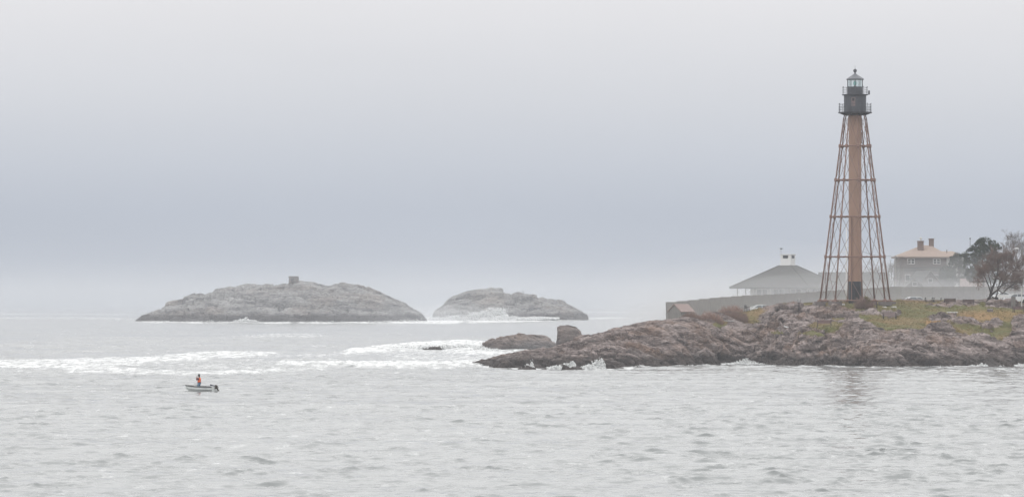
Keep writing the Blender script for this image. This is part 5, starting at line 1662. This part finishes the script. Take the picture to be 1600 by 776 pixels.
# ================================================================== surf thrown against the rocks
def foam_mat():
    m, n, l, b = mat_new('white_water')
    b.inputs['Base Color'].default_value = (0.64, 0.65, 0.65, 1); b.inputs['Roughness'].default_value = 0.7
    b.inputs['Subsurface Weight'].default_value = 0.0
    return m
M_FOAM = foam_mat()
_ico = bmesh.new(); bmesh.ops.create_icosphere(_ico, subdivisions=1, radius=1)
_icov = np.array([v.co for v in _ico.verts]); _icof = np.array([[v.index for v in f.verts] for f in _ico.faces]); _ico.free()
def splash(name, pts, seed, n, size, jitter, stretch=1.6):
    """thrown water: many small drops and sheets strung along a path of (x, y, z0, z1) columns"""
    rnd = np.random.default_rng(seed)
    a = np.array(pts, float)
    t = rnd.uniform(0, len(a) - 1, n); i = np.minimum(t.astype(int), len(a) - 2); f = (t - i)[:, None]
    q = a[i] * (1 - f) + a[i + 1] * f
    h = rnd.uniform(0, 1, n) ** 1.6
    mod = np.clip(0.65 + 1.2 * fbm(np.stack([q[:, 0] * 0.5 / jitter, q[:, 1] * 0.2, 0 * t], 1), 3), 0.15, 1.4)
    pos = np.stack([q[:, 0] + rnd.normal(0, jitter, n), q[:, 1] + rnd.normal(0, jitter, n), q[:, 2] + (q[:, 3] - q[:, 2]) * h * mod], 1)
    s = size * rnd.uniform(0.4, 1.3, n) * (1.25 - 0.75 * h)
    v = _icov[None] * s[:, None, None] * np.array([1.15, 1, stretch])[None, None] + pos[:, None]
    fc = _icof[None] + (np.arange(n) * len(_icov))[:, None, None]
    v = v.reshape(-1, 3); fc = fc.reshape(-1, 3)
    me = bpy.data.meshes.new(name)
    me.vertices.add(len(v)); me.vertices.foreach_set('co', v.astype(np.float32).ravel())
    me.loops.add(fc.size); me.loops.foreach_set('vertex_index', fc.astype(np.int32).ravel())
    me.polygons.add(len(fc)); me.polygons.foreach_set('loop_start', np.arange(0, fc.size, 3, dtype=np.int32)); me.polygons.foreach_set('loop_total', np.full(len(fc), 3, dtype=np.int32))
    me.polygons.foreach_set('use_smooth', np.ones(len(fc), dtype=bool))
    me.update(calc_edges=True)
    return tag(link(name, me, M_FOAM), kind='stuff')
def wpt(px, py0, py1, D):
    return (PX(px, D), D, PZ(py0, D), PZ(py1, D))
def shore(px, py1, h0=0.0):
    """foot of the headland's rock face below a pixel column"""
    D = np.arange(535, 600, 0.25); z = hz(PX(px, D), D)
    d = float(D[np.nonzero(z > 0.35)[0][0]]) - 1.0
    return (PX(px, d), d, -0.1 + h0, PZ(py1, d))
# breaker on the smaller island, and along both islands' feet
splash('surf_spray', [wpt(640, 504, 498, 1878), wpt(672, 504, 494, 1879), wpt(700, 504, 493, 1880), wpt(722, 503, 487, 1882), wpt(750, 501, 480, 1884), wpt(775, 498, 473, 1886), wpt(786, 494, 480, 1887)], 1, 6000, 0.34, 1.0)
splash('surf_spray', [wpt(750, 503, 497, 1878), wpt(790, 501, 491, 1880), wpt(830, 499, 493, 1884), wpt(868, 498, 495, 1886)], 2, 3000, 0.32, 0.9)
splash('surf_spray', [wpt(368, 503.5, 500, 1776), wpt(380, 503.5, 492, 1776), wpt(388, 503, 495, 1776), wpt(402, 503.5, 500, 1776)], 3, 300, 0.35, 0.6)
splash('surf_spray', [wpt(222, 504, 501.5, 1774), wpt(262, 504, 500, 1774), wpt(300, 504, 502, 1772), wpt(322, 504, 499.5, 1772), wpt(400, 504, 502, 1770), wpt(480, 504, 500.5, 1770), wpt(560, 504, 502, 1772), wpt(660, 503, 496, 1776)], 4, 900, 0.26, 0.6)
# wash on the headland
splash('surf_spray', [shore(817, 572), shore(823, 564), shore(829, 559), shore(833, 565)], 5, 420, 0.085, 0.12)
splash('surf_spray', [shore(856, 572), shore(870, 567), shore(882, 563), shore(893, 558), shore(897, 564)], 6, 800, 0.10, 0.16)
splash('surf_spray', [shore(910, 571), shore(922, 564), shore(932, 558), shore(940, 555), shore(943, 563)], 7, 900, 0.105, 0.16)
splash('surf_spray', [shore(984, 573), shore(1004, 567), shore(1014, 571)], 8, 300, 0.075, 0.16)
splash('surf_spray', [shore(1040, 572), shore(1080, 569), shore(1110, 568), shore(1146, 564), shore(1158, 559), shore(1164, 554), shore(1170, 560), shore(1192, 565)], 9, 900, 0.085, 0.22)
splash('surf_spray', [shore(1455, 572), shore(1480, 569), shore(1508, 571), shore(1535, 564), shore(1548, 569), shore(1575, 570), shore(1600, 565), shore(1630, 569)], 10, 1300, 0.085, 0.26)
# surf breaking round the low ledge
splash('surf_spray', [wpt(738, 549, 541, 716), wpt(752, 549, 536, 716), wpt(764, 549, 541, 713), wpt(790, 552, 546, 706), wpt(830, 556, 549, 695), wpt(850, 556, 551, 690)], 11, 900, 0.16, 0.35)
splash('surf_spray', [wpt(560, 551, 547, 742), wpt(600, 547, 541, 742), wpt(640, 545, 536.5, 745), wpt(690, 544, 535, 748), wpt(720, 543, 533.5, 750), wpt(742, 544, 538, 745)], 12, 1100, 0.14, 0.7)
splash('surf_spray', [wpt(570, 574, 571, 558), wpt(640, 573, 567, 560), wpt(690, 573, 565, 562), wpt(735, 572, 567, 562)], 13, 900, 0.12, 0.5)
# ================================================================== haze and drifting mist
def volume_mat(name, dens, col):
    m = bpy.data.materials.new(name); m.use_nodes = True
    n, l = m.node_tree.nodes, m.node_tree.links
    n.clear()
    o = n.new('ShaderNodeOutputMaterial')
    v = n.new('ShaderNodeVolumePrincipled')
    v.inputs['Color'].default_value = (*col, 1)
    v.inputs['Density'].default_value = dens
    v.inputs['Anisotropy'].default_value = 0.0
    l.new(v.outputs[0], o.inputs['Volume'])
    return m
hb = MB().box((0, 7000, 24), (28000, 16400, 60))
tag(hb.build('haze', volume_mat('haze_air', HAZE_DENSITY, (0.72, 0.745, 0.79))), kind='stuff')

def ellipsoid(name, c, r, dens, col=(0.76, 0.775, 0.805), rz=0.0):
    bm = bmesh.new()
    bmesh.ops.create_icosphere(bm, subdivisions=4, radius=1.0)
    me = bpy.data.meshes.new(name); bm.to_mesh(me); bm.free()
    for v in me.vertices: v.co = Vector((v.co.x * r[0], v.co.y * r[1], v.co.z * r[2]))
    o = link(name, me, volume_mat(name + '_air', dens, col), smooth=False, loc=c)
    o.rotation_euler = (0, 0, rz)
    return tag(o, kind='stuff')
# spray drifting over the land behind the tower, thickest low down
for c, r, d in (((76, 668, 4), (58, 56, 5.5), 0.0040), ((78, 670, 4), (58, 54, 7.5), 0.0042), ((78, 672, 4), (58, 54, 9.5), 0.0052), ((76, 676, 4), (60, 56, 11.5), 0.0030), ((82, 680, 4), (54, 52, 13.5), 0.0032), ((84, 684, 4), (50, 48, 17), 0.0016), ((52, 672, 3), (34, 52, 8), 0.004), ((58, 765, 3), (34, 45, 9), 0.003), ((60, 765, 3), (38, 50, 13), 0.002), ((64, 770, 3), (44, 60, 18), 0.0012), ((78, 690, 4), (44, 40, 9), 0.006)):
    ellipsoid('mist', c, r, d)
for s in (1.0, 0.7): ellipsoid('mist', (30, 706, 3), (17 * s, 40 * s, 11 * s), 0.0022, (0.84, 0.85, 0.87))
for h, d in ((5, 0.0032), (8, 0.0026), (11, 0.002), (14, 0.0012)): ellipsoid('mist', (42, 650, 6), (20 + h, 26 + h, h), d, (0.83, 0.84, 0.86))
for h in (6, 10): ellipsoid('mist', (92, 662, 9), (26, 22, h), 0.003)
# fog bank lying on the open sea behind the islands, and spray mist at their feet
for s, d in ((1.0, 2.5e-5), (0.8, 3e-5), (0.62, 4e-5), (0.46, 6e-5), (0.3, 1.0e-4)):
    ellipsoid('mist', (0, 5400, -6), (6500 + 800 * s, 2700 + 400 * s, 62 * s), d, (0.66, 0.69, 0.735))
for s in (1.0, 0.75, 0.5):
    ellipsoid('mist', (-52, 1800, 0), (34 * s, 50 * s, 9 * s), 0.0018)
    ellipsoid('mist', (-32, 1875, 0), (46 * s, 30 * s, 10 * s), 0.0028, (0.85, 0.86, 0.875))
    ellipsoid('mist', (6, 706, 1), (8 * s, 10 * s, 3.0 * s), 0.0025)
